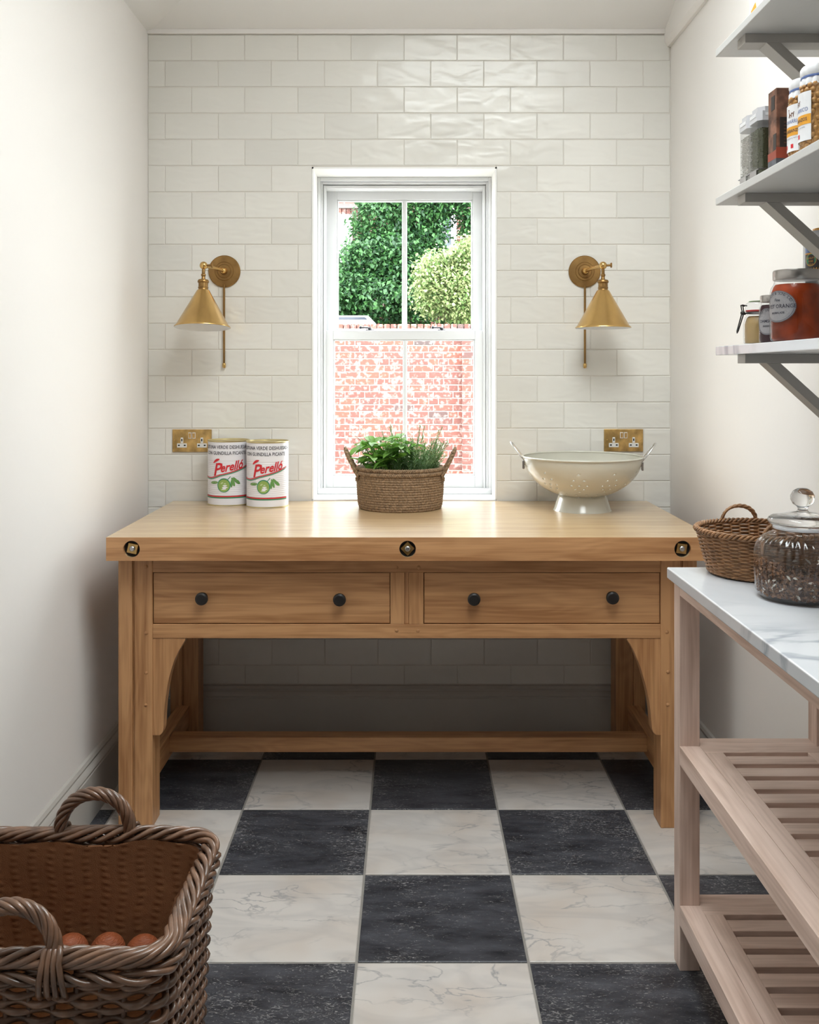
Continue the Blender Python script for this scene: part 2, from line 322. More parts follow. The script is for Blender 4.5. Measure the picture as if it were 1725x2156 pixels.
# ------------------------------------------------------------------ mesh helpers
class MB:
    def __init__(s): s.v = []; s.f = []
    def add(s, vs, fs):
        n = len(s.v); s.v += [tuple(p) for p in vs]; s.f += [tuple(i+n for i in q) for q in fs]; return s
    def box(s, x0, x1, y0, y1, z0, z1, ch=0):
        if not ch:
            return s.add([(x0,y0,z0),(x1,y0,z0),(x1,y1,z0),(x0,y1,z0),(x0,y0,z1),(x1,y0,z1),(x1,y1,z1),(x0,y1,z1)],
                         [(0,3,2,1),(4,5,6,7),(0,1,5,4),(1,2,6,5),(2,3,7,6),(3,0,4,7)])
        # chamfered box
        c = ch; V = []; idx = {}
        for sx, X in ((-1, x0), (1, x1)):
            for sy, Y in ((-1, y0), (1, y1)):
                for sz, Z in ((-1, z0), (1, z1)):
                    for a, p in enumerate(((X, Y-sy*c, Z-sz*c), (X-sx*c, Y, Z-sz*c), (X-sx*c, Y-sy*c, Z))):
                        idx[(sx, sy, sz, a)] = len(V); V.append(p)
        Fs = []
        g = lambda sx, sy, sz, a: idx[(sx, sy, sz, a)]
        for q in (-1, 1):
            Fs.append([g(q,-1,-1,0), g(q,1,-1,0), g(q,1,1,0), g(q,-1,1,0)][::q])
            Fs.append([g(-1,q,-1,1), g(-1,q,1,1), g(1,q,1,1), g(1,q,-1,1)][::q])
            Fs.append([g(-1,-1,q,2), g(1,-1,q,2), g(1,1,q,2), g(-1,1,q,2)][::q])
        for p in (-1, 1):
            for q in (-1, 1):
                Fs.append([g(p,q,-1,0), g(p,q,-1,1), g(p,q,1,1), g(p,q,1,0)][::p*q])
                Fs.append([g(-1,p,q,1), g(-1,p,q,2), g(1,p,q,2), g(1,p,q,1)][::p*q])
                Fs.append([g(p,-1,q,2), g(p,-1,q,0), g(p,1,q,0), g(p,1,q,2)][::p*q])
                for t in (-1, 1):
                    Fs.append([g(p,q,t,0), g(p,q,t,2), g(p,q,t,1)][::p*q*t])
        return s.add(V, Fs)
    def prism(s, pts, lo, hi, axis='y'):
        """extrude a 2D polygon; axis y: pts are (x,z); axis x: (y,z); axis z: (x,y)"""
        n = len(pts)
        def P(p, t): return {'y': (p[0], t, p[1]), 'x': (t, p[0], p[1]), 'z': (p[0], p[1], t)}[axis]
        return s.add([P(p, lo) for p in pts]+[P(p, hi) for p in pts],
                     [tuple(range(n)), tuple(range(2*n-1, n-1, -1))]+[(i, i+n, (i+1) % n+n, (i+1) % n) for i in range(n)])
    def lathe(s, prof, c=(0,0,0), seg=32, axis='z', rib=None):
        """prof = (r, t) pairs; axis z up, y: t runs along y"""
        n = len(s.v); V = []; Fs = []
        for r, t in prof:
            for k in range(seg):
                a = 2*PI*k/seg; rr = r*(1 if not rib else rib(a, t))
                if axis == 'z': V.append((c[0]+rr*cos(a), c[1]+rr*sin(a), c[2]+t))
                elif axis == 'y': V.append((c[0]+rr*cos(a), c[1]+t, c[2]+rr*sin(a)))
                else: V.append((c[0]+t, c[1]+rr*cos(a), c[2]+rr*sin(a)))
        m = len(prof)
        for j in range(m-1):
            for k in range(seg):
                Fs.append((j*seg+k, j*seg+(k+1) % seg, (j+1)*seg+(k+1) % seg, (j+1)*seg+k))
        if prof[0][0] > 1e-6: Fs.append(tuple(range(seg-1, -1, -1)))
        if prof[-1][0] > 1e-6: Fs.append(tuple((m-1)*seg+k for k in range(seg)))
        return s.add(V, Fs)
    def lathe_open(s, prof, c=(0,0,0), seg=32, rib=None):
        V = []; Fs = []
        for r, t in prof:
            for k in range(seg):
                a = 2*PI*k/seg; rr = r*(1 if not rib else rib(a, t)); V.append((c[0]+rr*cos(a), c[1]+rr*sin(a), c[2]+t))
        for j in range(len(prof)-1):
            for k in range(seg): Fs.append((j*seg+k, j*seg+(k+1) % seg, (j+1)*seg+(k+1) % seg, (j+1)*seg+k))
        return s.add(V, Fs)
    def tube(s, path, r, sides=6, closed=False, cap=True):
        pts = [Vector(p) for p in path]; n = len(pts)
        rr = r if isinstance(r, (list, tuple)) else [r]*n
        V = []; up = Vector((0, 0, 1)); prev = None
        for i, p in enumerate(pts):
            if closed: t = pts[(i+1) % n]-pts[i-1]
            else: t = pts[min(i+1, n-1)]-pts[max(i-1, 0)]
            if t.length < 1e-9: t = Vector((1, 0, 0))
            t.normalize()
            if prev is None:
                a = up if abs(t.z) < .9 else Vector((1, 0, 0))
            else: a = prev
            u = (a-t*a.dot(t)).normalized(); w_ = t.cross(u); prev = u
            for k in range(sides):
                an = 2*PI*k/sides; V.append(p+(u*cos(an)+w_*sin(an))*rr[i])
        Fs = []
        for i in range(n if closed else n-1):
            j = (i+1) % n
            for k in range(sides): Fs.append((i*sides+k, i*sides+(k+1) % sides, j*sides+(k+1) % sides, j*sides+k))
        if not closed and cap:
            Fs.append(tuple(range(sides-1, -1, -1))); Fs.append(tuple((n-1)*sides+k for k in range(sides)))
        return s.add(V, Fs)
    def ball(s, c, r, seg=12, rings=8, sc=(1,1,1)):
        V = [(c[0], c[1], c[2]-r*sc[2])]; Fs = []
        for j in range(1, rings):
            a = -PI/2+PI*j/rings
            for k in range(seg):
                b = 2*PI*k/seg; V.append((c[0]+r*sc[0]*cos(a)*cos(b), c[1]+r*sc[1]*cos(a)*sin(b), c[2]+r*sc[2]*sin(a)))
        V.append((c[0], c[1], c[2]+r*sc[2]))
        for k in range(seg): Fs.append((0, 1+(k+1) % seg, 1+k))
        for j in range(rings-2):
            for k in range(seg): Fs.append((1+j*seg+k, 1+j*seg+(k+1) % seg, 1+(j+1)*seg+(k+1) % seg, 1+(j+1)*seg+k))
        e = len(V)-1
        for k in range(seg): Fs.append((1+(rings-2)*seg+k, 1+(rings-2)*seg+(k+1) % seg, e))
        return s.add(V, Fs)
    def xf(s, M, start=0):
        for i in range(start, len(s.v)): s.v[i] = tuple(M @ Vector(s.v[i]))
        return s
    def mesh(s, name, mat, smooth=None):
        me = bpy.data.meshes.new(name); me.from_pydata(s.v, [], s.f); me.materials.append(MATS[mat] if isinstance(mat, str) else mat)
        if smooth is not None:
            me.polygons.foreach_set('use_smooth', [True]*len(me.polygons))
            if smooth < 179: me.set_sharp_from_angle(angle=math.radians(smooth))
        me.update(); return me
    def build(s, name, mat, parent=None, smooth=None, loc=None, rot=None, label=None, kind=None):
        o = bpy.data.objects.new(name, s.mesh(name, mat, smooth)); COL.objects.link(o)
        if parent is not None: o.parent = parent
        if loc: o.location = loc
        if rot: o.rotation_euler = rot
        if label: o['label'] = label
        if kind: o['kind'] = kind
        return o
def inst(name, me, parent, loc, rot=(0,0,0), sc=(1,1,1)):
    o = bpy.data.objects.new(name, me); COL.objects.link(o); o.parent = parent; o.location = loc; o.rotation_euler = rot; o.scale = sc
    return o
def tag(o, label, cat, group=None):
    o['label'] = label; o['category'] = cat
    if group: o['group'] = group
    return o
def thing(name, label, cat, loc=(0,0,0), rz=0, group=None):
    o = bpy.data.objects.new(name, None); COL.objects.link(o); o.location = loc; o.rotation_euler = (0,0,rz); o.empty_display_size = .05
    return tag(o, label, cat, group)
def struct(name):
    o = bpy.data.objects.new(name, None); COL.objects.link(o); o['kind'] = 'structure'; return o
def bevel(o, wd, seg=2, ang=40):
    m = o.modifiers.new('bevel', 'BEVEL'); m.width = wd; m.segments = seg; m.limit_method = 'ANGLE'; m.angle_limit = math.radians(ang)
    return o
def copy_tree(o, parent=None, keep=True):
    c = o.copy(); COL.objects.link(c)
    if parent is not None: c.parent = parent
    for ch in list(o.children): copy_tree(ch, c)
    return c
def text2d(s, size, shear=0, offset=0, align='CENTER', sx=1, res=2):
    cu = bpy.data.curves.new('t', 'FONT'); cu.body = s; cu.size = size; cu.shear = shear; cu.offset = offset; cu.align_x = align; cu.resolution_u = res
    o = bpy.data.objects.new('t', cu); COL.objects.link(o)
    dg = bpy.context.evaluated_depsgraph_get(); me = bpy.data.meshes.new_from_object(o.evaluated_get(dg))
    vs = [(v.co.x*sx, v.co.y) for v in me.vertices]; fs = [tuple(p.vertices) for p in me.polygons]
    bpy.data.objects.remove(o); bpy.data.curves.remove(cu); bpy.data.meshes.remove(me)
    return vs, fs
def on_cyl(mb, vs, fs, r, a0=0, v0=0, u0=0, cx=0, cy=0):
    """wrap flat print (u, v) around an upright cylinder; a0 = direction of the centre of the print (0 faces -y)"""
    V = []
    for u, v in vs:
        a = a0+(u+u0)/r; V.append((cx+r*sin(a), cy-r*cos(a), v+v0))
    return mb.add(V, fs)
def strip2d(pts, widths):
    V = []; Fs = []; n = len(pts)
    for i, (x, y) in enumerate(pts):
        a = pts[min(i+1, n-1)]; b = pts[max(i-1, 0)]; dx, dy = a[0]-b[0], a[1]-b[1]; l = math.hypot(dx, dy) or 1; w_ = widths[i]/2 if isinstance(widths, (list, tuple)) else widths/2
        V += [(x-dy/l*w_, y+dx/l*w_), (x+dy/l*w_, y-dx/l*w_)]
    for i in range(n-1): Fs.append((2*i, 2*i+1, 2*i+3, 2*i+2))
    return V, Fs
def disc2d(cx, cy, rx, ry, n=24, rot=0):
    return [(cx+rx*cos(2*PI*k/n)*cos(rot)-ry*sin(2*PI*k/n)*sin(rot), cy+rx*cos(2*PI*k/n)*sin(rot)+ry*sin(2*PI*k/n)*cos(rot)) for k in range(n)], [tuple(range(n))]
def px(x, y, Z): return ((x-862)*Z/F, Z, CAMH-(y-785)*Z/F)

XL, XR, YB = -.99, .99, 3.72
YF = -3.2
WX0, WX1, WZ0, WZ1 = -.3686, .3308, .892, 2.1485      # window opening
# ------------------------------------------------------------------ room shell
wb = MB()
wb.box(XL-.15, WX0, YB+.0021, YB+.3, 0, 3.3); wb.box(WX1, XR+.15, YB+.0021, YB+.3, 0, 3.3)
wb.box(WX0, WX1, YB+.0021, YB+.3, WZ1, 3.3); wb.box(WX0, WX1, YB+.0021, YB+.3, 0, WZ0-.02)
wall_back = wb.build('wall_back', 'grout', kind='structure')
tile_cache = {}
def tile_mesh(w_, h_):
    k = (round(w_, 3), round(h_, 3))
    if k not in tile_cache:
        m = MB(); a, b = w_/2, h_/2; c = .0018
        m.add([(-a, .008, -b), (a, .008, -b), (a, .008, b), (-a, .008, b), (-a, .0013, -b), (a, .0013, -b), (a, .0013, b), (-a, .0013, b),
               (-a+c, 0, -b+c), (a-c, 0, -b+c), (a-c, 0, b-c), (-a+c, 0, b-c)],
              [(0,3,2,1)[::-1], (0,1,5,4), (1,2,6,5), (2,3,7,6), (3,0,4,7), (4,5,9,8), (5,6,10,9), (6,7,11,10), (7,4,8,11), (8,9,10,11)])
        tile_cache[k] = m.mesh('tile', 'tile_glaze')
    return tile_cache[k]
PX_, PZ_, G = .2013, .09948, .0020
top = 2.552+.0985
zj = [2.552-i*PZ_ for i in range(24)]
rows = [(zj[0], top)]+[(zj[i+1], zj[i]) for i in range(23)]+[(.192, zj[23])]
for r, (z0, z1) in enumerate(rows):
    if z1-z0 < .012: continue
    ph = (403 if r % 2 == 0 else 459)
    x = (ph-862)*YB/F-3*PX_+r*.0001
    z0a, z1a = z0+G/2, z1-G/2
    spans = []
    for i in range(16):
        a, b = x+i*PX_+G/2, x+(i+1)*PX_-G/2
        a, b = max(a, XL+.001), min(b, XR-.001)
        if b-a < .008: continue
        spans.append((a, b))
    for a, b in spans:
        pieces = [(a, b, z0a, z1a)]
        if z0a < WZ1 and z1a > WZ0-.02:                  # cut round the window
            if a < WX1 and b > WX0:
                pieces = []
                if a < WX0: pieces.append((a, WX0, z0a, z1a))
                if b > WX1: pieces.append((WX1, b, z0a, z1a))
                if z1a > WZ1+.006: pieces.append((max(a, WX0), min(b, WX1), WZ1, z1a))
                if z0a < WZ0-.03: pieces.append((max(a, WX0), min(b, WX1), z0a, WZ0-.022))
        for (p, q, s, t) in pieces:
            if q-p > .006 and t-s > .006:
                inst('tile', tile_mesh(q-p, t-s), wall_back, ((p+q)/2, YB, (s+t)/2), (R.uniform(-.0022, .0022), 0, R.uniform(-.002, .002)))
# window reveal lining
rv = MB(); T = .006
rv.box(WX0, WX0+T, YB-.002, YB+.20, WZ0, WZ1); rv.box(WX1-T, WX1, YB-.002, YB+.20, WZ0, WZ1); rv.box(WX0, WX1, YB-.002, YB+.20, WZ1-T, WZ1)
rv.build('trim_1', 'reveal_paint', kind='structure')
sl = MB().box(WX0, WX1, YB-.002, YB+.34, WZ0-.02, WZ0, .003)
sl.build('trim_2', 'window_paint', kind='structure')

def side_wall(name, x0, x1):
    MB().box(x0, x1, YF, YB+.008, 0, 3.3).build(name, 'wall_paint', kind='structure')
side_wall('wall_left', XL-.15, XL); side_wall('wall_right', XR, XR+.15)
wr = MB(); DW = .62
wr.box(XL-.15, XR+.15, YF-.12, YF, 0, 3.3)
wr.build('wall_rear', 'bracket_paint', kind='structure')  # unseen wall, coloured darker as a room in shadow to cut bounced light
# hipped ceiling
ce = MB(); K = .40; H0, S = 2.66, .8; HT = H0+K*S
A = [(XL, YF, H0), (XL+S, YF, HT), (XR, YF, HT), (XL, YB+.01, H0), (XL+S, YB-S, HT), (XR, YB-S, HT), (XR, YB+.01, H0)]
HX0, HX1, HY0, HY1 = -.16, .90, .75, 2.6               # rooflight opening
ce.add(A, [(0,1,4,3), (3,4,5,6)])
def holed(z): 
    ce.add([(XL+S, YF, z), (XR, YF, z), (XR, YB-S, z), (XL+S, YB-S, z), (HX0, HY0, z), (HX1, HY0, z), (HX1, HY1, z), (HX0, HY1, z)], [(0,1,5,4), (1,2,6,5), (2,3,7,6), (3,0,4,7)])
holed(HT)
ce.build('ceiling', 'ceiling_paint', kind='structure')
rf = MB()
rf.box(XL-.15, HX0, YF-.12, YB+.3, 3.3, 3.36); rf.box(HX1, XR+.15, YF-.12, YB+.3, 3.3, 3.36); rf.box(HX0, HX1, YF-.12, HY0, 3.3, 3.36); rf.box(HX0, HX1, HY1, YB+.3, 3.3, 3.36)
rf.build('ceiling.001', 'ceiling_paint', kind='structure')
sf = MB()
sf.box(HX0-.03, HX0, HY0, HY1, HT-.002, 3.3); sf.box(HX1, HX1+.03, HY0, HY1, HT-.002, 3.3); sf.box(HX0-.03, HX1+.03, HY0-.03, HY0, HT-.002, 3.3); sf.box(HX0-.03, HX1+.03, HY1, HY1+.03, HT-.002, 3.3)
w2 = struct('window_2'); sf.build('rooflight_shaft', 'ceiling_paint', w2)
rl = MB(); rl.box(HX0, HX1, HY0, HY0+.04, 3.36, 3.39); rl.box(HX0, HX1, HY1-.04, HY1, 3.36, 3.39); rl.box(HX0, HX0+.04, HY0+.04, HY1-.04, 3.36, 3.39); rl.box(HX1-.04, HX1, HY0+.04, HY1-.04, 3.36, 3.39)
rl.build('rooflight_frame', 'ceiling_paint', w2); MB().box(HX0+.04, HX1-.04, HY0+.04, HY1-.04, 3.372, 3.376).build('pane', 'window_glass', w2)
# plate board along the top of the right wall
MB().prism([(XR, 2.603), (XR-.012, 2.603), (XR-.024, 2.622), (XR-.024, 3.0), (XR, 3.0)], YF, YB-.0005, 'y').build('trim_3', 'wall_paint', kind='structure')
MB().box(XL, XR-.02, YB-.012, YB, 2.651, 2.668).build('trim_4', 'wall_paint', kind='structure')
# skirtings
prof = [(0, 0), (.020, 0), (.020, .142), (.017, .146), (.017, .150), (.021, .153), (.017, .165), (.011, .170), (.011, .175), (.013, .178), (.008, .187), (0, .190)]
def skirt_y(name, x, sgn, y0, y1): MB().prism([(x+sgn*a, b) for a, b in prof], y0, y1, 'y').build(name, 'skirting_paint', smooth=35, kind='structure')
skirt_y('baseboard_left', XL, 1, YF, YB-.02); skirt_y('baseboard_right', XR, -1, YF, YB-.02)
MB().prism([(YB-a, b) for a, b in prof], XL, XR, 'x').build('baseboard_back', 'skirting_paint', smooth=35, kind='structure')

# floor with chequered tiles
fl = MB().box(XL-.15, XR+.15, YF-.12, YB+.3, -.08, -.003)
floor = fl.build('floor', 'floor_grout', kind='structure')
fcache = {}
def ftile(w_, d_, mat):
    k = (round(w_, 3), round(d_, 3), mat)
    if k not in fcache:
        m = MB(); a, b = w_/2, d_/2; c = .002
        m.add([(-a, -b, -.02), (a, -b, -.02), (a, b, -.02), (-a, b, -.02), (-a, -b, -.0012), (a, -b, -.0012), (a, b, -.0012), (-a, b, -.0012),
               (-a+c, -b+c, 0), (a-c, -b+c, 0), (a-c, b-c, 0), (-a+c, b-c, 0)],
              [(0,3,2,1), (0,1,5,4), (1,2,6,5), (2,3,7,6), (3,0,4,7), (4,5,9,8), (5,6,10,9), (6,7,11,10), (7,4,8,11), (8,9,10,11)])
        fcache[k] = m.mesh('floor_tile', mat)
    return fcache[k]
TP, FX, FY, FG = .4003, -.1228, 2.684, .006
for i in range(-4, 5):
    for j in range(-16, 4):
        a, b = FX+i*TP+FG/2, FX+(i+1)*TP-FG/2; c, d = FY+j*TP+FG/2, FY+(j+1)*TP-FG/2
        a, b, c, d = max(a, XL), min(b, XR), max(c, YF), min(d, YB)
        if b-a < .01 or d-c < .01: continue
        mt = 'white_marble' if (i+j) % 2 == 0 else 'black_marble'
        inst('floor_tile', ftile(b-a, d-c, mt), floor, ((a+b)/2, (c+d)/2, 0))

# ------------------------------------------------------------------ sash window
win = struct('window_1')
def ring(m, x0, x1, z0, z1, wl, wt, wb_, y0, y1):
    """rectangular frame: outer box, stile width wl, top rail wt, bottom rail wb_"""
    m.box(x0, x0+wl, y0, y1, z0, z1); m.box(x1-wl, x1, y0, y1, z0, z1)
    m.box(x0+wl, x1-wl, y0, y1, z1-wt, z1)
    if wb_: m.box(x0+wl, x1-wl, y0, y1, z0, z0+wb_)
    return m
IX0, IX1, IZ1 = WX0+T, WX1-T, WZ1-T
fm = MB()
ring(fm, IX0, IX1, WZ0, IZ1, .030, .044, 0, 3.905, 4.02)
ring(fm, IX0, IX1, WZ0, IZ1, .012, .016, 0, 3.875, 3.905)
ring(fm, IX0+.012, IX1-.012, WZ0, IZ1-.016, .008, .010, 0, 3.888, 3.905)
ring(fm, IX0+.022, IX1-.022, WZ0, IZ1-.030, .010, .012, 0, 3.896, 3.93)
fm.box(IX0, IX1, 3.872, 4.04, WZ0, WZ0+.022)
bevel(fm.build('window_frame', 'window_paint', win), .0022, 2)
us = MB(); ring(us, -.338, .302, 1.510, 2.106, .046, .040, .034, 3.95, 3.985)
ring(us, -.292, .256, 1.544, 2.066, .006, .006, .004, 3.956, 3.98)
u = bevel(us.build('upper_sash', 'window_paint', win), .002, 2)
bevel(MB().box(-.029, -.009, 3.953, 3.983, 1.544, 2.066).build('glazing_bar', 'window_paint', u), .005, 2)
for a, b in ((-.290, -.029), (-.009, .254)): MB().box(a, b, 3.967, 3.970, 1.545, 2.065).build('pane', 'window_glass', u)
for sx in (-1, 1):
    xx = -.316 if sx < 0 else .28
    MB().prism([(xx-.014, 1.510), (xx+.014, 1.510), (xx+.010, 1.487), (xx, 1.474), (xx-.006, 1.487)], 3.955, 3.983, 'y').build('sash_horn', 'window_paint', u)
ls = MB(); ring(ls, -.343, .301, .914, 1.5387, .040, .036, .047, 3.905, 3.94)
ring(ls, -.303, .261, .961, 1.5027, .005, .005, .005, 3.91, 3.935)
l = bevel(ls.build('lower_sash', 'window_paint', win), .002, 2)
bevel(MB().box(-.0255, -.0085, 3.908, 3.938, .961, 1.5027).build('glazing_bar', 'window_paint', l), .005, 2)
for a, b in ((-.300, -.0255), (-.0085, .258)): MB().box(a, b, 3.922, 3.925, .963, 1.501).build('pane', 'window_glass', l)
for xc in (-.170, .118):
    f = MB(); f.lathe([(0, 0), (.016, 0), (.016, .003), (.008, .005), (.007, .011), (0, .012)], (xc+.012, 3.928, 1.5387), 16)
    f.tube([(xc+.012, 3.925, 1.549), (xc-.008, 3.92, 1.551), (xc-.020, 3.915, 1.550)], [.0035, .003, .0035], 8)
    f.ball((xc-.024, 3.915, 1.5505), .0068, 10, 6, (1, 1, .9)); f.box(xc-.004, xc+.03, 3.918, 3.94, 1.5387, 1.542, .001)
    f.build('sash_fastener', 'dark_steel', l, smooth=40)

# ------------------------------------------------------------------ oak table
TB = thing('oak_table', 'long oak work table with thick top, two drawers and curved brackets under the window', 'table', (0, 0, 0))
Z1, Z0 = .886, .817
SX0, SX1, SY0, SY1 = -.892, .898, 2.89, 3.712
bolts = [(px(277, 1156, SY0)[0], 4, 12), (px(858.5, 1155, SY0)[0], 0, 45), (px(1438, 1153, SY0)[0], 0, 8)]
zc, hr = .8515, .0245
sb = MB(); sb.box(SX0, SX1, SY0, SY1, Z0, Z1); sb.f.pop(2)
segs = [SX0]
cells = []
for bx, _, _ in bolts: cells.append((bx-.032, bx+.032, bx)); segs += [bx-.032, bx+.032]
segs.append(SX1)
for a, b in zip(segs[0::2], segs[1::2]): sb.add([(a, SY0, Z0), (b, SY0, Z0), (b, SY0, Z1), (a, SY0, Z1)], [(0,1,2,3)])
for a, b, c in cells:
    n = 32; O = []; C_ = []; B_ = []
    for k in range(n):
        t = 2*PI*k/n; dx, dz = cos(t), sin(t)
        # ray to the cell's rectangle
        q = min(.032/abs(dx) if abs(dx) > 1e-6 else 9, (Z1-zc if dz > 0 else zc-Z0)/abs(dz) if abs(dz) > 1e-6 else 9)
        O.append((c+dx*q, SY0, zc+dz*q)); C_.append((c+dx*hr, SY0, zc+dz*hr)); B_.append((c+dx*hr, SY0+.016, zc+dz*hr))
    sb.add(O+C_+B_, [(k, (k+1) % n, (k+1) % n+n, k+n) for k in range(n)]+[(k+n, (k+1) % n+n, (k+1) % n+2*n, k+2*n) for k in range(n)]+[tuple(range(2*n, 3*n))])
    for (ex, ez) in ((a, Z0), (b, Z0), (b, Z1), (a, Z1)):
        # corner slivers
        s = min(range(n), key=lambda k: (O[k][0]-ex)**2+(O[k][2]-ez)**2)
        for s2 in ((s+1) % n, s-1):
            sb.add([O[s], O[s2], (ex, SY0, ez)], [(0, 1, 2)])
import bmesh
def weld(o, d=1e-5):
    b = bmesh.new(); b.from_mesh(o.data); bmesh.ops.remove_doubles(b, verts=b.verts, dist=d); bmesh.ops.recalc_face_normals(b, faces=b.faces); b.to_mesh(o.data); b.free(); return o
top_o = sb.build('tabletop', 'oak_top', TB)
# straight oak edging look on front/side faces: grain along x for the fascia
top_o.data.materials.append(MATS['oak_x'])
for p in top_o.data.polygons:
    if abs(p.normal.z) < .5: p.material_index = 1
for bx, _, rot in bolts:
    MB().lathe([(.0243, .0), (.0243, .0012), (0, .0014)], (bx, SY0+.0135, zc), 24, 'y').build('bolt_hole_shade', 'hole_shade', top_o)  # black disc paints the recess shade
    a = math.radians(rot); m = MB(); m.box(-.0150, .0150, -.004, 0, -.0150, .0150, .0014)
    m.xf(Matrix.Translation((bx, SY0+.0125, zc)) @ Matrix.Rotation(a, 4, 'Y')); m.build('bolt_washer', 'brass_plate', top_o)
    m = MB().lathe([(0, -.007), (.0055, -.007), (.0078, -.005), (.0078, 0), (0, 0)], (bx, SY0+.0085, zc), 16, 'y'); m.build('bolt_nut', 'steel', top_o, smooth=40)
LY0, LY1 = 2.956, 3.046
LXO0, LXI0, LXI1, LXO1 = -.876, -.773, .757, .866
for (a, b, inner) in ((LXO0, LXI0, 1), (LXI1, LXO1, -1)):
    for (y0, y1) in ((LY0, LY1), (3.60, 3.69)):
        m = MB(); g = a+.046 if inner > 0 else b-.046
        m.box(a, g-.003, y0, y1, 0, Z0); m.box(g-.003, g+.003, y0+.004, y1-.004, 0, Z0); m.box(g+.003, b, y0, y1, 0, Z0)
        bevel(m.build('leg', 'oak_z', TB), .0025, 2)
RY0 = LY0+.002
def rail(name, x0, x1, y0, y1, z0, z1, mat='oak_x', bv=.0015, par=None):
    return bevel(MB().box(x0, x1, y0, y1, z0, z1).build(name, mat, par or TB), bv, 2)
RX0, RX1 = LXI0, LXI1
rail('top_rail', RX0, RX1, RY0, RY0+.05, .7690, Z0)
rail('lower_rail', RX0, RX1, RY0, RY0+.05, .5707, .6130)
SXa, SXb = px(822.5, 0, LY0)[0], px(892, 0, LY0)[0]
SXm0, SXm1 = px(852, 0, LY0)[0], px(861.5, 0, LY0)[0]
rail('stile', SXa, SXm0, RY0, RY0+.05, .6130, .7690, 'oak_z'); rail('stile', SXm1, SXb, RY0, RY0+.05, .6130, .7690, 'oak_z')
rail('stile', SXm0, SXm1, RY0+.006, RY0+.05, .6130, .7690, 'oak_z')
for (a, b) in ((RX0, SXa), (SXb, RX1)):
    d = rail('drawer', a+.002, b-.002, RY0+.004, RY0+.026, .6155, .7670, 'oak_x', .0012)
    MB().box(a+.02, b-.02, RY0+.026, 3.5, .625, .76).build('drawer_box', 'oak_y', d)
    ks = (424.5, 715) if a < 0 and b < 0 else (998.5, 1290.5)
    for kx, ky in zip(ks, (1261, 1263) if b < 0 else (1262, 1259)):
        X, _, Zk = px(kx, ky, 2.94)
        MB().lathe([(0, -.030), (.014, -.030), (.0185, -.027), (.0195, -.021), (.017, -.017), (.009, -.013), (.008, -.006), (.014, -.003), (.0145, 0), (0, 0)][::1], (X, RY0+.004, Zk), 28, 'y').build('knob', 'dark_iron', d, smooth=30)
# dark slot behind the drawers
MB().box(RX0, RX1, RY0+.028, RY0+.046, .6130, .7690).build('carcass', 'oak_x', TB)
for (a, b) in ((LXO0+.03, LXO0+.055), (LXO1-.055, LXO1-.03)): rail('side_apron', a, b, LY1, 3.60, .60, Z0, 'oak_y')
rail('back_apron', LXI0, LXI1, 3.64, 3.665, .62, Z0)
# curved brackets
def bracket(pts, side):
    P = [(px(x, y, LY0)[0], px(x, y, LY0)[2]) for x, y in pts]
    if side > 0: P = P[::-1]
    bevel(weld(MB().prism(P, LY0+.004, LY0+.045, 'y').build('bracket', 'oak_z', TB)), .002, 2)
bracket([(320.2, 1344.7), (390, 1344.7), (389, 1350), (384, 1358), (376.5, 1371), (368, 1388), (361, 1408), (355, 1430), (350.5, 1455), (346.5, 1482), (344.5, 1508), (343.5, 1536), (341, 1545), (335, 1550), (320.2, 1550)], -1)
bracket([(1393.2, 1344.7), (1321, 1344.7), (1322, 1350), (1328, 1358), (1336, 1373), (1343, 1390), (1350, 1408), (1357, 1432), (1363, 1455), (1368, 1478), (1371, 1502), (1374, 1536), (1377, 1544), (1383, 1549), (1393.2, 1549)], 1)
for (a, b) in ((-.852, -.806), (.800, .846)): rail('side_stretcher', a, b, LY1, 3.60, .076, .152, 'oak_y')
rail('stretcher', -.806, .800, 3.30, 3.36, .096, .145)
for x, y in ((308, 1193), (308, 1333), (307.5, 1417), (307, 1485), (1405, 1331), (1407, 1415), (1406.5, 1484), (835, 1195), (882, 1195), (835.5, 1328), (880, 1329)):
    X, _, Zk = px(x, y, LY0); yy = LY0 if (x < 400 or x > 1300) else RY0
    MB().lathe([(0, -.0022), (.0045, -.0012), (.0058, 0), (.0058, .004), (0, .004)], (X, yy, Zk), 12, 'y').build('peg', 'oak_y', TB, smooth=60)

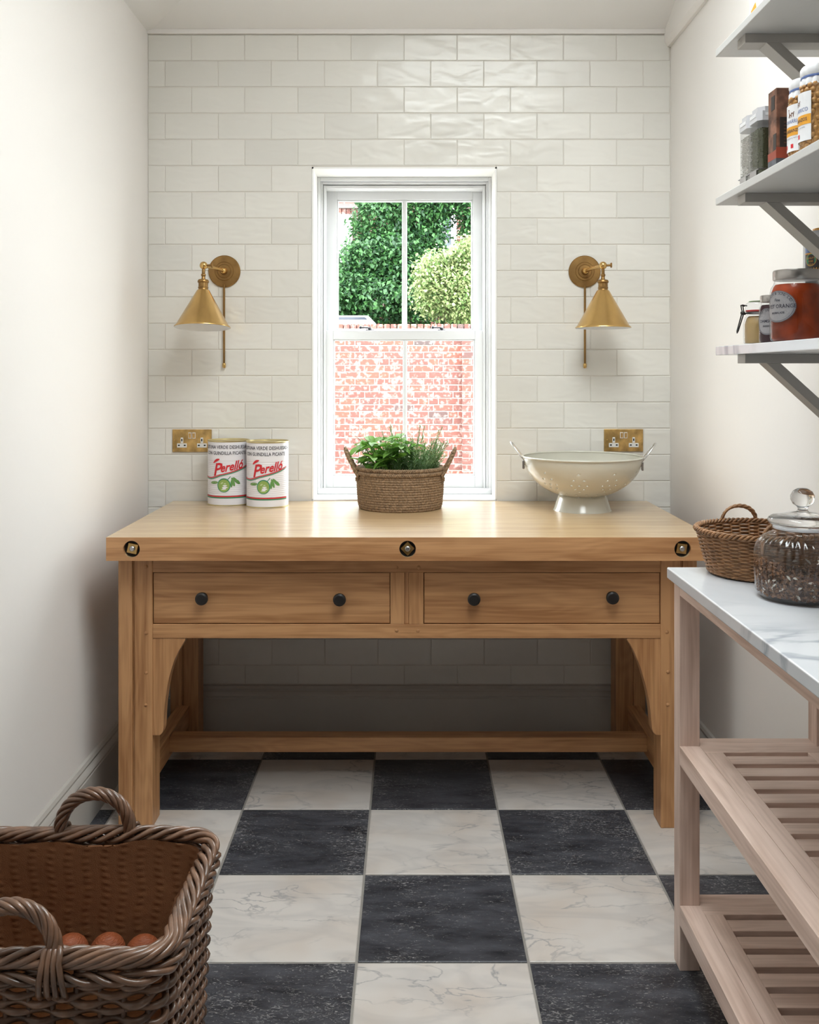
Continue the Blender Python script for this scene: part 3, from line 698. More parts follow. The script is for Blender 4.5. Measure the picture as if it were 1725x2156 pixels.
# ------------------------------------------------------------------ wall lamps
def sconce(cx, zc_, ball, shade_c, sgn, tilt, label):
    t = thing('wall_lamp', label, 'lamp', (cx, YB, zc_), group='brass wall lamps on the tiles')
    m = MB().lathe([(0, -.020), (.012, -.020), (.014, -.014), (.024, -.0135), (.026, -.0105), (.034, -.0105), (.036, -.008), (.0575, -.0075), (.0605, -.005), (.0605, 0), (0, 0)], (0, 0, 0), 48, 'y')
    m.build('backplate', 'brass_dark', t, smooth=30)
    B = Vector(ball)-Vector((cx, YB, zc_))
    m = MB(); m.ball((0, -.026, 0), .0115, 14, 10); m.tube([(0, -.018, 0), (0, -.03, 0)], .008, 12)
    m.tube([Vector((0, -.03, 0)), B*.35+Vector((0, -.01, .002)), B*.75, B], .0062, 12)
    m.tube([B*.88, B*.95], .0085, 12)
    m.ball(B, .0145, 18, 12)
    kd = Vector((-1 if tilt < .05 and False else 1, 0, 0))
    m.build('arm', 'brass', t, smooth=40)
    k = MB(); e = B+Vector((sgn*.030, 0, .001)); k.tube([B+Vector((sgn*.010, 0, 0)), e], .004, 10)
    k.box(e.x-.003, e.x+.003, e.y-.005, e.y+.005, e.z-.009, e.z+.009, .002)
    k.build('knob', 'brass_dark', t, smooth=40)
    # shade hangs from the ball joint; built hanging straight, then tilted
    n = MB()
    n.lathe([(0, -.010), (.006, -.012), (.006, -.030), (.0085, -.032), (.0085, -.038), (.006, -.041), (.0075, -.050), (.018, -.053), (.0205, -.058), (.0205, -.062), (.017, -.065), (.0170, -.078), (.0185, -.080), (.0185, -.083), (.017, -.085), (.018, -.094), (.0195, -.096)][::-1], (0, 0, 0), 32)
    Mx = Matrix.Translation(B) @ Matrix.Rotation(tilt, 4, 'X')
    n.xf(Mx); n.build('socket_cup', 'brass_dark', t, smooth=35)
    c = MB(); c.lathe_open([(.020, -.090), (.0225, -.092), (.094, -.219), (.100, -.224), (.1005, -.2265), (.099, -.2275)], (0, 0, 0), 64); c.xf(Mx)
    sh = c.build('shade', 'brass', t, smooth=50)
    c = MB(); c.lathe_open([(.0185, -.0915), (.021, -.0935), (.0925, -.2200), (.0985, -.2253), (.099, -.2275)], (0, 0, 0), 64); c.xf(Mx)
    c.build('shade_lining', 'white_enamel', sh, smooth=50)
    c = MB(); c.ball((0, 0, -.135), .026, 16, 12, (1, 1, 1.2)); c.tube([(0, 0, -.09), (0, 0, -.12)], .013, 16); c.xf(Mx); c.build('bulb', 'white_enamel', t, smooth=60)
    r_ = MB(); r_.tube([(0, -.010, -.05), (0, -.010, -.355)], .0042, 12); r_.build('rod', 'brass_dark', t, smooth=40)
    r_ = MB(); r_.lathe([(0, -.366), (.005, -.365), (.0068, -.360), (.0068, -.350), (.0045, -.347), (0, -.347)], (0, -.010, 0), 16); r_.build('rod_cap', 'brass', t, smooth=40)
    return t
ZS = 3.565
sconce(px(473, 0, YB)[0], px(0, 571.5, YB)[2], px(429, 559, ZS), None, 1, -.10, 'brass cone wall lamp on the tiles left of the window, showing its white inside')
sconce(px(1231, 0, YB)[0], px(0, 572, YB)[2], px(1270, 559, ZS), None, 1, -.012, 'brass cone wall lamp on the tiles right of the window')

# ------------------------------------------------------------------ sockets
def socket(x0, x1, y0, y1, label):
    a = px(x0, y1, YB); b = px(x1, y0, YB); cx, cz = (a[0]+b[0])/2, (a[2]+b[2])/2; w_, h_ = (b[0]-a[0])/2, (b[2]-a[2])/2
    t = thing('wall_socket', label, 'socket', (cx, YB, cz), group='brass double sockets')
    bevel(MB().box(-w_, w_, -.006, .004, -h_, h_).build('plate', 'brass_plate', t), .0015, 2)
    for s in (-1, 1):
        m = MB(); X = s*w_*.51; Zc = -h_*.17
        m.box(X-.005, X+.005, -.0075, -.004, Zc-.002, Zc+.019, .001); m.box(X-.0185, X+.0185, -.0075, -.004, Zc-.019, Zc-.003, .001)
        f = m.build('insert', 'socket_white', t)
        h = MB(); h.box(X-.0022, X+.0022, -.0078, -.007, Zc+.005, Zc+.014); h.box(X-.0145, X-.0075, -.0078, -.007, Zc-.013, Zc-.008); h.box(X+.0075, X+.0145, -.0078, -.007, Zc-.013, Zc-.008)
        h.build('pin_slot_shade', 'hole_shade', f)  # solid black blocks paint the shade of the pin slots
        r_ = MB(); r_.box(s*.0075-.0062, s*.0075+.0062, -.0075, -.004, h_*.18, h_*.72, .0008); r2 = r_.build('switch_surround', 'socket_white', t)
        r_ = MB(); r_.prism([(-.0078, h_*.24), (-.0105, h_*.66), (-.006, h_*.66), (-.006, h_*.24)], s*.0075-.0042, s*.0075+.0042, 'x'); r_.build('rocker', 'brass', t)
        MB().lathe([(0, -.0072), (.0028, -.0066), (.003, -.005), (0, -.005)], (s*w_*.86, 0, .002), 12, 'y').build('screw', 'brass', t)
socket(363.8, 446, 903.8, 951.4, 'aged brass double socket left of the olive tins')
socket(1271.9, 1353.9, 903.3, 950.4, 'aged brass double socket above the cream colander')

# ------------------------------------------------------------------ olive tins
def olive_tin(x, y, rz, label):
    t = thing('olive_tin', label, 'tin', (x, y, Z1), rz, group='tall white olive tins')
    r, H = .0765, .238
    prof = [(0, .003), (.073, .003), (.0735, 0), (r+.001, 0), (r+.001, .0035), (r-.0008, .005)]
    n = 44
    for i in range(n+1):
        z = .006+(H-.012)*i/n; rr = r-.0004
        if .028 < z < .165: rr -= .0006*(1-cos((z-.028)*2*PI/.0068))/2
        prof.append((rr, z))
    n2 = 132; prof = prof[:6]
    for i in range(n2+1):
        z = .006+(H-.012)*i/n2; rr = r-.0004
        if .028 < z < .165: rr -= .0007*(1-cos((z-.028)*2*PI/.0069))/2
        prof.append((rr, z))
    prof += [(r-.0004, H-.005)]
    MB().lathe_open(prof, seg=72).build('tin_body', 'can_white', t, smooth=50)
    MB().lathe([(r-.0006, H-.006), (r+.0012, H-.0045), (r+.0014, H-.001), (r, H), (r-.002, H-.0005), (r-.003, H-.005), (r-.012, H-.005), (r-.014, H-.0062), (0, H-.0062)], seg=72).build('tin_lid', 'can_gold', t, smooth=40)
    MB().lathe([(0, .002), (.072, .002), (r-.001, 0), (r+.0014, .001), (r+.0012, .004), (r-.0006, .0052)], seg=72).build('tin_base', 'can_gold', t, smooth=40)
    q = r+.00035
    a = MB(); on_cyl(a, *text2d('ACEITUNA VERDE DESHUESADA', .0175, sx=.83, offset=.0002), q, v0=H-.029)
    on_cyl(a, *text2d('CON GUINDILLA PICANTE', .0175, sx=.80, offset=.0002), q, v0=H-.0505); a.build('print_text', 'print_dark', t)
    a = MB()
    vs, fs = text2d('P', .062, shear=.22, offset=.0012, align='LEFT'); on_cyl(a, [(u-.047, v+(u)*.14) for u, v in vs], fs, q+.0002, v0=.111)
    vs, fs = text2d('erelló', .044, shear=.3, offset=.0011, align='LEFT', sx=.83); on_cyl(a, [(u-.018, v+u*.17) for u, v in vs], fs, q+.0002, v0=.124)
    # flag over the P
    vs, fs = strip2d([(-.046+.002*i, .157+.0020*i-.00007*i*i) for i in range(14)], [.003+.006*sin(PI*i/13) for i in range(14)]); on_cyl(a, vs, fs, q+.0003)
    N_ = 60; pts = [(-.112+.205*i/N_, .1095+.045*max(0, (i/N_-.25))**1.5*1.3-.006*sin(PI*min(1, i/N_*2.2))) for i in range(N_+1)]
    on_cyl(a, *strip2d(pts, .0034), q); band = [(-.112+.205*i/N_, .0365) for i in range(N_+1)]; on_cyl(a, *strip2d(band, .0046), q)
    a.build('print_red', 'print_red', t)
    a = MB(); on_cyl(a, *strip2d([(u, v-.0045) for u, v in pts], .0030), q); on_cyl(a, *strip2d([(u, v-.0048) for u, v in band], .0042), q)
    on_cyl(a, *disc2d(-.004, .077, .0245, .0255), q); on_cyl(a, *strip2d([(.010, .097), (.016, .104), (.020, .109)], .0025), q+.0003)
    a.build('print_green', 'print_green', t)
    a = MB(); on_cyl(a, *disc2d(-.004, .0765, .0215, .0225), q+.0003); a.build('olive_drawing', 'print_olive', t)
    a = MB(); on_cyl(a, *disc2d(-.011, .085, .0055, .0028, rot=.6), q+.0005)
    on_cyl(a, *strip2d([(-.054, .085), (-.045, .088), (-.032, .088)], .0016), q+.0005)
    a.build('highlight_drawing', 'print_light_green', t)
    for (lx, ly, ll, lw, ro) in ((-.043, .0865, .0165, .0052, .08), (.030, .089, .017, .0048, -1.25), (.041, .093, .017, .0050, -.85), (.024, .083, .014, .004, -1.6), (.050, .088, .010, .0038, -.9)):
        a = MB(); on_cyl(a, *disc2d(lx, ly, ll, lw, 14, ro), q+.0003); a.build('leaf_drawing', 'print_leaf', t)
    a = MB()
    vs, fs = text2d('INGREDIENTES', .008, sx=.9); on_cyl(a, vs, fs, q, a0=2.6, v0=.15); a.build('print_back', 'print_dark', t)
    return t
olive_tin(-.516, 3.577, .0, 'tall white olive tin in front, nearer the window, with red and green print')
olive_tin(-.667, 3.630, .0, 'tall white olive tin behind, beside the left brass socket')

# ------------------------------------------------------------------ colander
def colander():
    cx, cy = (1226.4-862)*3.47/F, 3.47
    t = thing('colander', 'cream enamel footed colander with two wire handles on the right of the table', 'colander', (cx, cy, Z1))
    def prof(u):                      # u 0..1 from base to rim
        a = u*PI/2*1.0
        r = .2085*sin(a*.985+.02)**.92; z = .043+.146*(1-cos(a))**.93
        return r, z
    n, m = 200, 46
    V = []; Fs = []
    for j in range(m+1):
        r, z = prof(.05+.95*j/m)
        for k in range(n): V.append((r*cos(2*PI*k/n), r*sin(2*PI*k/n), z))
    holes = set()
    def hole(j, k): holes.add((j, k % n)); 
    for c in range(10):                          # ten clusters of holes round the bowl, and a lower ring
        k0 = int(n*(c+.35)/10)
        for (dj, dk) in ((18, 0), (21, -3), (21, 3), (25, -5), (25, 0), (25, 5), (30, -3), (30, 3), (35, 0)): hole(dj, k0+dk)
    for c in range(20): hole(13, c*10+3)
    for c in range(12): hole(8, c*16)
    for j in range(m):
        for k in range(n):
            if (j, k) in holes: continue
            Fs.append((j*n+k, j*n+(k+1) % n, (j+1)*n+(k+1) % n, (j+1)*n+k))
    Fs.append(tuple(range(n-1, -1, -1)))
    o = MB().add(V, Fs).build('bowl', 'cream_enamel', t, smooth=60)
    s = o.modifiers.new('wall', 'SOLIDIFY'); s.thickness = .0014; s.offset = -1
    rm = MB(); rm.tube([(.2095*cos(2*PI*k/96), .2095*sin(2*PI*k/96), .1885) for k in range(96)], .0038, 8, closed=True); rm.build('rim', 'cream_enamel', t, smooth=60)
    ft = MB().lathe_open([(.074, .056), (.083, .050), (.086, .046), (.0985, .006), (.1015, .002), (.1020, 0), (.0995, 0), (.0965, .004), (.083, .046)], seg=72); ft.build('foot', 'cream_enamel', t, smooth=50)
    for s in (-1, 1):
        m_ = MB(); P = []
        for i in range(17):
            a = PI*i/16; P.append((s*(.204+.048*sin(a)*1.0), .040*cos(a)*1.0, .176+.062*sin(a)))
        P = [(s*.205, .044, .152)]+P+[(s*.205, -.044, .152)]
        m_.tube(P, .0026, 8); m_.build('handle', 'chrome', t, smooth=60)
        for y in (.044, -.044):
            MB().box(s*.2045-.004, s*.2045+.004, y-.006, y+.006, .146, .176, .002).build('handle_tab', 'steel', t)
    t.rotation_euler.z = math.radians(-9)
    return t
colander()

# ------------------------------------------------------------------ seagrass basket with herbs
def seagrass_basket():
    cx, cy = -.0325, 3.537
    t = thing('seagrass_basket', 'round brown seagrass basket of herbs on the table before the window', 'basket', (cx, cy, Z1))
    n, m = 360, 150; V = []; Fs = []; H = .146; rows = 17
    def rad(z): return .149+.006*sin(min(1, z/H)*PI*.8)-.004*(1-min(1, z/.02))**2
    for j in range(m+1):
        z = H*j/m
        for k in range(n):
            a = 2*PI*k/n; ph = z/H*rows; row = int(ph); fz = ph-row
            br = abs(sin(PI*fz))**.6*.0032
            st = .0022*abs(sin(a*48+(fz-.5)*(1.6 if row % 2 else -1.6)+row*.4))
            r = rad(z)-.003+br+st
            V.append((r*cos(a), r*sin(a), z))
    for j in range(m):
        for k in range(n): Fs.append((j*n+k, j*n+(k+1) % n, (j+1)*n+(k+1) % n, (j+1)*n+k))
    b = len(V); V += [(p[0]*.94, p[1]*.94, H if i < n else .01) for i, p in enumerate(V[-n:]+V[:n])]
    for k in range(n):
        Fs.append((m*n+k, m*n+(k+1) % n, b+(k+1) % n, b+k)); Fs.append((b+k, b+(k+1) % n, b+n+(k+1) % n, b+n+k))
    Fs.append(tuple(b+n+k for k in range(n))); Fs.append(tuple(range(n-1, -1, -1)))
    MB().add(V, Fs).build('basket_body', 'seagrass', t, smooth=180)
    # thick plaited rim
    rm = MB()
    for s in range(3):
        P = []
        for k in range(540):
            a = 2*PI*k/540; q = a*46+s*2*PI/3; P.append(((.1525+.0035*cos(q))*cos(a), (.1525+.0035*cos(q))*sin(a), .1425+.0045*sin(q)))
        rm.tube(P, .0034, 5, closed=True)
    for s in range(3):
        P = []
        for k in range(540):
            a = 2*PI*k/540; q = -a*46+s*2*PI/3; P.append(((.155+.0028*cos(q))*cos(a), (.155+.0028*cos(q))*sin(a), .128+.0045*sin(q)))
        rm.tube(P, .0034, 5, closed=True)
    rm.build('rim', 'seagrass', t, smooth=180)
    for s in (-1, 1):
        h = MB(); base = []
        for i in range(61):
            a = PI*i/60; u = sin(a); base.append(Vector((s*(.148+.050*u**.8), -.045*cos(a)-.012, .118+.094*u**.9)))
        base = [Vector((s*.155, -.06, .105))]+base+[Vector((s*.155, .036, .105))]
        for q in range(3):
            P = [p+Vector((0, .0045*cos(i*.55+q*2*PI/3), .0045*sin(i*.55+q*2*PI/3))) for i, p in enumerate(base)]
            h.tube(P, .0048, 6)
        h.build('handle', 'seagrass', t, smooth=180)
    return t, cx, cy
sg, hx, hy = seagrass_basket()
ZB = Z1+.128
po = tag(MB().lathe([(0, -.10), (.12, -.10), (.138, -.01), (.137, 0), (0, .006)], (hx, hy, ZB-.012), 48).build('potting_soil', 'soil', smooth=40), 'dark potting soil filling the seagrass basket', 'soil'); po['kind'] = 'stuff'
def leafshape(L_, W_, curl=.25, fold=.18):
    """broad pointed leaf along +x"""
    V = []; Fs = []; n = 6
    for i in range(n+1):
        t = i/n; w_ = W_*(sin(PI*t**.8)**.8 if 0 < t < 1 else 0.02); z = -curl*L_*t*t; x = L_*t
        V += [(x, -w_/2, z+fold*w_), (x, 0, z), (x, w_/2, z+fold*w_)]
    for i in range(n):
        a = i*3; Fs += [(a, a+3, a+4, a+1), (a+1, a+4, a+5, a+2)]
    return V, Fs
def orient(az, el, roll=0): return Matrix.Rotation(az, 4, 'Z') @ Matrix.Rotation(-el, 4, 'Y') @ Matrix.Rotation(roll, 4, 'X')
bas = thing('basil_plant', 'broad-leaved green herb in the left of the seagrass basket', 'herb', (hx-.045, hy-.03, ZB-.01))
lm = [MB().add(*leafshape(l_, w_, c_)).mesh('leaf', 'basil_leaf', 180) for l_, w_, c_ in ((.052, .030, .3), (.044, .026, .15), (.060, .032, .45), (.036, .022, .1))]
st = MB(); RB = random.Random(3)
for i in range(34):
    a = RB.uniform(0, 2*PI); rr = .078*math.sqrt(RB.random()); bx, by = rr*cos(a)*1.0, rr*sin(a)*.8
    hh = RB.uniform(.055, .150)*(1-.25*rr/.08); lean = Vector((bx*.55+RB.uniform(-.02, .02), by*.55+RB.uniform(-.02, .02), hh))
    P = [Vector((bx, by, 0)), Vector((bx, by, 0))+lean*.55+Vector((0, 0, .006)), Vector((bx, by, 0))+lean]; st.tube(P, .0014, 5)
    for lv in (.62, 1.0):
        c = P[0]+(P[2]-P[0])*lv
        for q in range(3 if lv > .9 else 2):
            az = a*1.7+q*2*PI/3+RB.uniform(-.5, .5)
            o = inst('leaf', lm[RB.randrange(4)], bas, c); o.rotation_euler = orient(az, RB.uniform(-.15, .7), RB.uniform(-.4, .4)).to_euler()
st.build('stems', 'stem_green', bas)
tar = thing('tarragon_plant', 'feathery narrow-leaved green herb in the right of the seagrass basket', 'herb', (hx+.045, hy, ZB-.01))
st = MB(); lf = MB()
def sprig(lf, st, base, tip, n, ll, lw, RB, bend=.01):
    P = [base+(tip-base)*t+Vector((0, 0, bend*sin(PI*t))) for t in (0, .25, .5, .75, 1)]; st.tube(P, .0010, 4)
    for i in range(n):
        t = .15+.85*i/n; c = base+(tip-base)*t; az = i*2.4+RB.uniform(-.3, .3); el = RB.uniform(.3, 1.0); L_ = ll*(1-.45*t)*RB.uniform(.8, 1.2)
        M = Matrix.Translation(c) @ orient(az, el, 0)
        V = [(0, 0, 0), (L_*.4, -lw/2, 0), (L_, 0, -L_*.15), (L_*.4, lw/2, .0)]; lf.add([M @ Vector(p) for p in V], [(0, 1, 2, 3)])
for i in range(110):
    a = RB.uniform(0, 2*PI); rr = .085*math.sqrt(RB.random()); bx, by = rr*cos(a), rr*sin(a)
    k = 1.0 if RB.random() < .82 else 1.35
    sprig(lf, st, Vector((bx, by, 0)), Vector((bx*1.5+RB.uniform(-.03, .04), by*1.3+RB.uniform(-.03, .03), RB.uniform(.065, .135)*k)), 34, .026, .0032, RB)
st.build('stems', 'stem_green', tar); lf.build('leaves', 'herb_leaf', tar, kind='stuff')
chv = thing('grassy_herb', 'thin grassy herb arching from the left back of the basket', 'herb', (hx-.05, hy+.05, ZB-.01))
g = MB()
for i in range(80):
    a = RB.uniform(0, 2*PI); rr = .06*math.sqrt(RB.random()); b0 = Vector((rr*cos(a), rr*sin(a)*.8, 0)); d = Vector((cos(a)*RB.uniform(.01, .07)-.02, sin(a)*.04, RB.uniform(.10, .19)))
    P = [b0+Vector((d.x*t*t, d.y*t*t, d.z*t*(1-.18*t))) for t in (0, .25, .5, .75, 1)]; g.tube(P, [.0011, .0010, .0009, .0007, .0003], 4)
g.build('blades', 'herb_leaf', chv, kind='stuff')

# ------------------------------------------------------------------ marble-topped shelf trolley
IT, IB = .913, .887
isl = thing('marble_top_stand', 'pale oak slatted stand with a white marble top at the right wall', 'table', (0, 0, 0))
NX0, NX1, NY0, NY1 = .606, .988, .92, 2.312
bevel(MB().box(NX0, NX1, NY0, NY1, IB, IT).build('marble_top', 'worktop_marble', isl), .003, 3)
LX = ((.6195, .6655), (.933, .979)); LY = ((2.25, 2.298), (.94, .988))
for a, b in LX:
    for c, d in LY: bevel(MB().box(a, b, c, d, 0, IB).build('leg', 'pale_z', isl), .0015, 2)
for a, b in LX: bevel(MB().box(a, b, LY[1][1], LY[0][0], IB-.027, IB).build('top_rail', 'pale_y', isl), .001)
for c, d in LY: bevel(MB().box(LX[0][1], LX[1][0], c, d, IB-.027, IB).build('top_rail', 'pale_x', isl), .001)
for h, hh in ((.5155, .043), (.1505, .045)):
    sh = struct('x'); sh.name = 'slatted_shelf'; del sh['kind']; sh.parent = isl
    for a, b in LX: bevel(MB().box(a, b, LY[1][1], LY[0][0], h-hh, h).build('side_rail', 'pale_y', sh), .001)
    for a, b in ((.6655+.0006, .707), (.897, .933-.0006)): bevel(MB().box(a, b, LY[1][0], LY[0][1]-.086+.0, h-.022, h).build('stile', 'pale_y', sh), .001)
    bevel(MB().box(.6655, .933, 2.212, LY[0][1], h-.022, h).build('end_rail', 'pale_x', sh), .001)
    y = 2.1905; sm = bevel(MB().box(.707, .897, -.0435, 0, -.02, 0).build('slat', 'pale_x', sh, loc=(0, y, h)), .001)
    y -= .065
    while y > 1.02:
        o = sm.copy(); COL.objects.link(o); o.location = (0, y, h); y -= .065
# ------------------------------------------------------------------ weaving helper
def rrect(hx_, hy_, rad, s):
    """point and outward normal at arc length fraction s (0..1) of a rounded rectangle"""
    segs = [('l', 2*(hx_-rad)), ('c', PI/2*rad), ('l', 2*(hy_-rad)), ('c', PI/2*rad)]*2
    tot = sum(x[1] for x in segs); d = (s % 1)*tot
    for i, (k, L_) in enumerate(segs):
        if d <= L_ or i == 7: break
        d -= L_
    ctr = [(-hx_+rad, -hy_), (hx_-rad, -hy_+rad), (hx_, -hy_+rad), (hx_-rad, hy_-rad), (hx_-rad, hy_), (-hx_+rad, hy_-rad), (-hx_, hy_-rad), (-hx_+rad, -hy_+rad)]
    dirs = [(1, 0), None, (0, 1), None, (-1, 0), None, (0, -1), None]; nor = [(0, -1), None, (1, 0), None, (0, 1), None, (-1, 0), None]
    if dirs[i]:
        c = ctr[i]; return (c[0]+dirs[i][0]*d, c[1]+dirs[i][1]*d), nor[i]
    a = [0, -PI/2, 0, 0, 0, PI/2, 0, PI][i]+d/rad; c = ctr[i]
    return (c[0]+rad*cos(a), c[1]+rad*sin(a)), (cos(a), sin(a))
# ------------------------------------------------------------------ big wicker basket
def big_basket():
    cx, cy, H = -.6335, 1.772, .438
    t = thing('wicker_basket', 'large rectangular brown wicker basket with fabric lining on the floor at left', 'basket', (cx, cy, 0))
    def size(z): k = .905+.095*(z/H)**.8; return (.240*k, .206*k, .055)
    per = 2*(.47+.40)-8*.055+2*PI*.055; ns = 44
    rb = random.Random(11)
    nrow = 31
    for j in range(nrow):
        z = .010+(H-.028)*j/(nrow-1)
        m = MB(); h_ = size(z); pts = []; n = ns*5; rj = rb.uniform(.0056, .0068)
        for i in range(n):
            s = i/n; (x, y), (nx, ny) = rrect(*h_, s); o = .0075*cos(PI*s*ns+PI*j)*(1 if True else 0)
            w_ = .0015*sin(s*57+j*3.1)+.001*sin(s*131+j)
            pts.append((x+nx*o, y+ny*o, z+w_))
        m.tube(pts, [rj*(1+.12*sin(i*.37+j)) for i in range(n)], 7, closed=True)
        m.build('willow_rod', 'willow' if rb.random() < .7 else 'willow_dark', t, smooth=180)
    for k in range(ns):
        P = []
        for i in range(7):
            z = H*i/6; (x, y), _ = rrect(*size(z), (k+.5)/ns); P.append((x, y, z))
        MB().tube(P, .0048, 6).build('stake', 'willow_dark', t, smooth=180)
    # rim: wrapped border of overlapping canes
    rim = MB()
    for q in range(6):
        P = []; n = 360; tw = 9
        for i in range(n):
            s = i/n; (x, y), (nx, ny) = rrect(.243, .209, .055, s); a = 2*PI*(s*tw)+q*2*PI/6+.5*sin(s*40+q)
            P.append((x+nx*.013*cos(a), y+ny*.013*cos(a), H+.002+.0105*sin(a)+.002*sin(s*90+q)))
        rim.tube(P, .0056, 7, closed=True)
    rim.build('rim', 'willow', t, smooth=180)
    # second lower band on the outside
    rim = MB()
    for q in range(3):
        P = []; n = 300
        for i in range(n):
            s = i/n; (x, y), (nx, ny) = rrect(.243, .209, .055, s); a = -2*PI*s*15+q*2*PI/3+.4*sin(s*50+q)
            P.append((x+nx*(.010+.007*cos(a)), y+ny*(.010+.007*cos(a)), H-.026+.007*sin(a)))
        rim.tube(P, .0052, 7, closed=True)
    rim.build('rim_band', 'willow', t, smooth=180)
    for s in (-1, 1):
        yy = s*.209; hm = MB()
        base = []
        for i in range(81):
            a = PI*i/80; base.append(Vector((-.070*cos(a), yy, H+.004+.080*sin(a)**.85)))
        # tails down the outside of the rim
        tails = 5
        base = [Vector((-.072, yy+s*.012, H-.010))]+base+[Vector((.072, yy+s*.012, H-.010))]
        for q in range(6):
            P = []
            for i, p in enumerate(base):
                a = i*.145+q*PI/3; T_ = (base[min(i+1, len(base)-1)]-base[max(i-1, 0)]).normalized(); u_ = Vector((0, 1, 0)); v_ = T_.cross(u_)
                P.append(p+(u_*cos(a)+v_*sin(a))*.0088)
            hm.tube(P, .0050, 7)
        for e in (-1, 1):
            for q in range(4):
                x = e*.070+(q-1.5)*.0085
                hm.tube([(e*.070+(q-1.5)*.003, yy-s*.002, H+.022), (x, yy+s*.012, H+.018), (x, yy+s*.021, H+.004), (x+(q-1.5)*.003, yy+s*.022, H-.022), (x+(q-1.5)*.005, yy+s*.017, H-.046), (x+(q-1.5)*.005, yy+s*.006, H-.058)], .0050, 7)
        hm.build('handle', 'willow', t, smooth=180)
    # lining
    V = []; Fs = []; n = 440; m = 60; zb = .222
    for j in range(m+1):
        z = zb+(H-.006-zb)*j/m; a_, b_, r_ = size(z)
        for i in range(n):
            s = i/n; (x, y), (nx, ny) = rrect(a_-.0155, b_-.0155, r_-.012, s)
            bump = .0024*max(0, sin(s*2*PI*44+.6*sin(z*60)))*max(0, sin(2*PI*z/.013+1.8*sin(s*90)))+.003*sin(s*21)*sin(z*19)
            zz = z+(.004*sin(s*60)+.003*sin(s*37+1)) * (1 if j == m else 0)
            V.append((x-nx*(.003+bump), y-ny*(.003+bump), zz))
    for j in range(m):
        for i in range(n): Fs.append((j*n+i, (j*n+(i+1) % n), (j+1)*n+(i+1) % n, (j+1)*n+i))
    b = len(V); g_ = 24
    for j in range(g_+1):
        for i in range(g_+1):
            x = (-1+2*i/g_)*.222; y = (-1+2*j/g_)*.188; V.append((x, y, zb+.001*sin(x*40)*sin(y*35)))
    for j in range(g_):
        for i in range(g_): q = b+j*(g_+1)+i; Fs.append((q, q+1, q+g_+2, q+g_+1))
    MB().add(V, Fs).build('lining', 'hessian', t, smooth=180)
    base = MB(); base.box(-.19, .19, -.16, .16, .004, .016); base.build('base', 'willow_dark', t)
    return t, cx, cy, zb
bb, bx_, by_, bz_ = big_basket()
om = MB(); om.ball((0, 0, 0), .034, 20, 14, (1, 1, .93))
onion_mesh = om.mesh('onion', 'onion_net', 180)
ONZ = bz_+.0345
spots = [(-.018, .118), (.052, .121), (.122, .116), (-.16, .050), (-.088, .052), (-.016, .046), (.056, .049), (.130, .045), (-.13, -.022), (-.056, -.020), (.016, -.026), (.090, -.024), (.160, -.028)]
onl = ['netted onion at the left of the three showing inside the wicker basket', 'netted onion in the middle of the three showing inside the wicker basket', 'netted onion at the right of the three showing, near the basket corner']
for i, (x, y) in enumerate(spots):
    o = bpy.data.objects.new('onion', onion_mesh); COL.objects.link(o); o.location = (bx_+x, by_+y, ONZ); o.rotation_euler = (R.uniform(-.2, .2), R.uniform(-.2, .2), R.uniform(0, 6))
    tag(o, onl[i] if i < 3 else 'netted onion low down behind the front rim of the wicker basket', 'onion', 'netted onions in the wicker basket')

# ------------------------------------------------------------------ small wicker basket on the marble
def small_basket():
    cx, cy, H = px(1596, 0, 2.246)[0], 2.236, .098
    t = thing('wicker_basket', 'small round honey-brown wicker basket with hoop handles on the marble top', 'basket', (cx, cy, IT+.0025))
    def rad(z): return .110+.027*(z/H)**.9
    m = MB(); ns = 38
    for j in range(22):
        z = .006+(H-.012)*j/21; P = []
        for i in range(ns*5):
            a = 2*PI*i/(ns*5); r = rad(z)+.0028*cos(a*ns/2*1.0+PI*j); P.append((r*cos(a), r*sin(a), z))
        m.tube(P, .0023, 5, closed=True)
    m.build('woven_side', 'willow_honey', t, smooth=180)
    m = MB()
    for k in range(ns):
        a = 2*PI*(k+.5)/ns; m.tube([(rad(0)*cos(a), rad(0)*sin(a), .002), (rad(H)*cos(a), rad(H)*sin(a), H)], .002, 5)
    m.build('stakes', 'willow_honey', t)
    m = MB()
    for (r0, z0, tw, am) in ((.1385, H, 26, .0042), (.111, .0045, 22, .0018)):
        for q in range(3):
            P = []
            for i in range(300):
                a = 2*PI*i/300; b = a*tw+q*2*PI/3; P.append(((r0+am*cos(b))*cos(a), (r0+am*cos(b))*sin(a), z0+am*sin(b)))
            m.tube(P, .003, 5, closed=True)
    m.build('rim', 'willow_honey', t, smooth=180)
    MB().lathe([(0, .003), (.108, .003), (.108, .007), (0, .007)], seg=40).build('base', 'willow_honey', t)
    for s in (-1, 1):
        m = MB(); base = []
        for i in range(50):
            a = PI*i/49; base.append(Vector((-.041*cos(a), s*(.1385-.003*sin(a)), H-.006+.042*sin(a)**.8)))
        base = [Vector((-.042, s*.140, H-.03))]+base+[Vector((.042, s*.140, H-.03))]
        for q in range(3):
            P = []
            for i, p in enumerate(base):
                a = i*.42+q*2*PI/3; P.append(p+Vector((cos(a)*.0028*.7, sin(a)*.0028, cos(a)*.0028*.7)))
            m.tube(P, .0031, 6)
        m.build('handle', 'willow_honey', t, smooth=180)
small_basket()
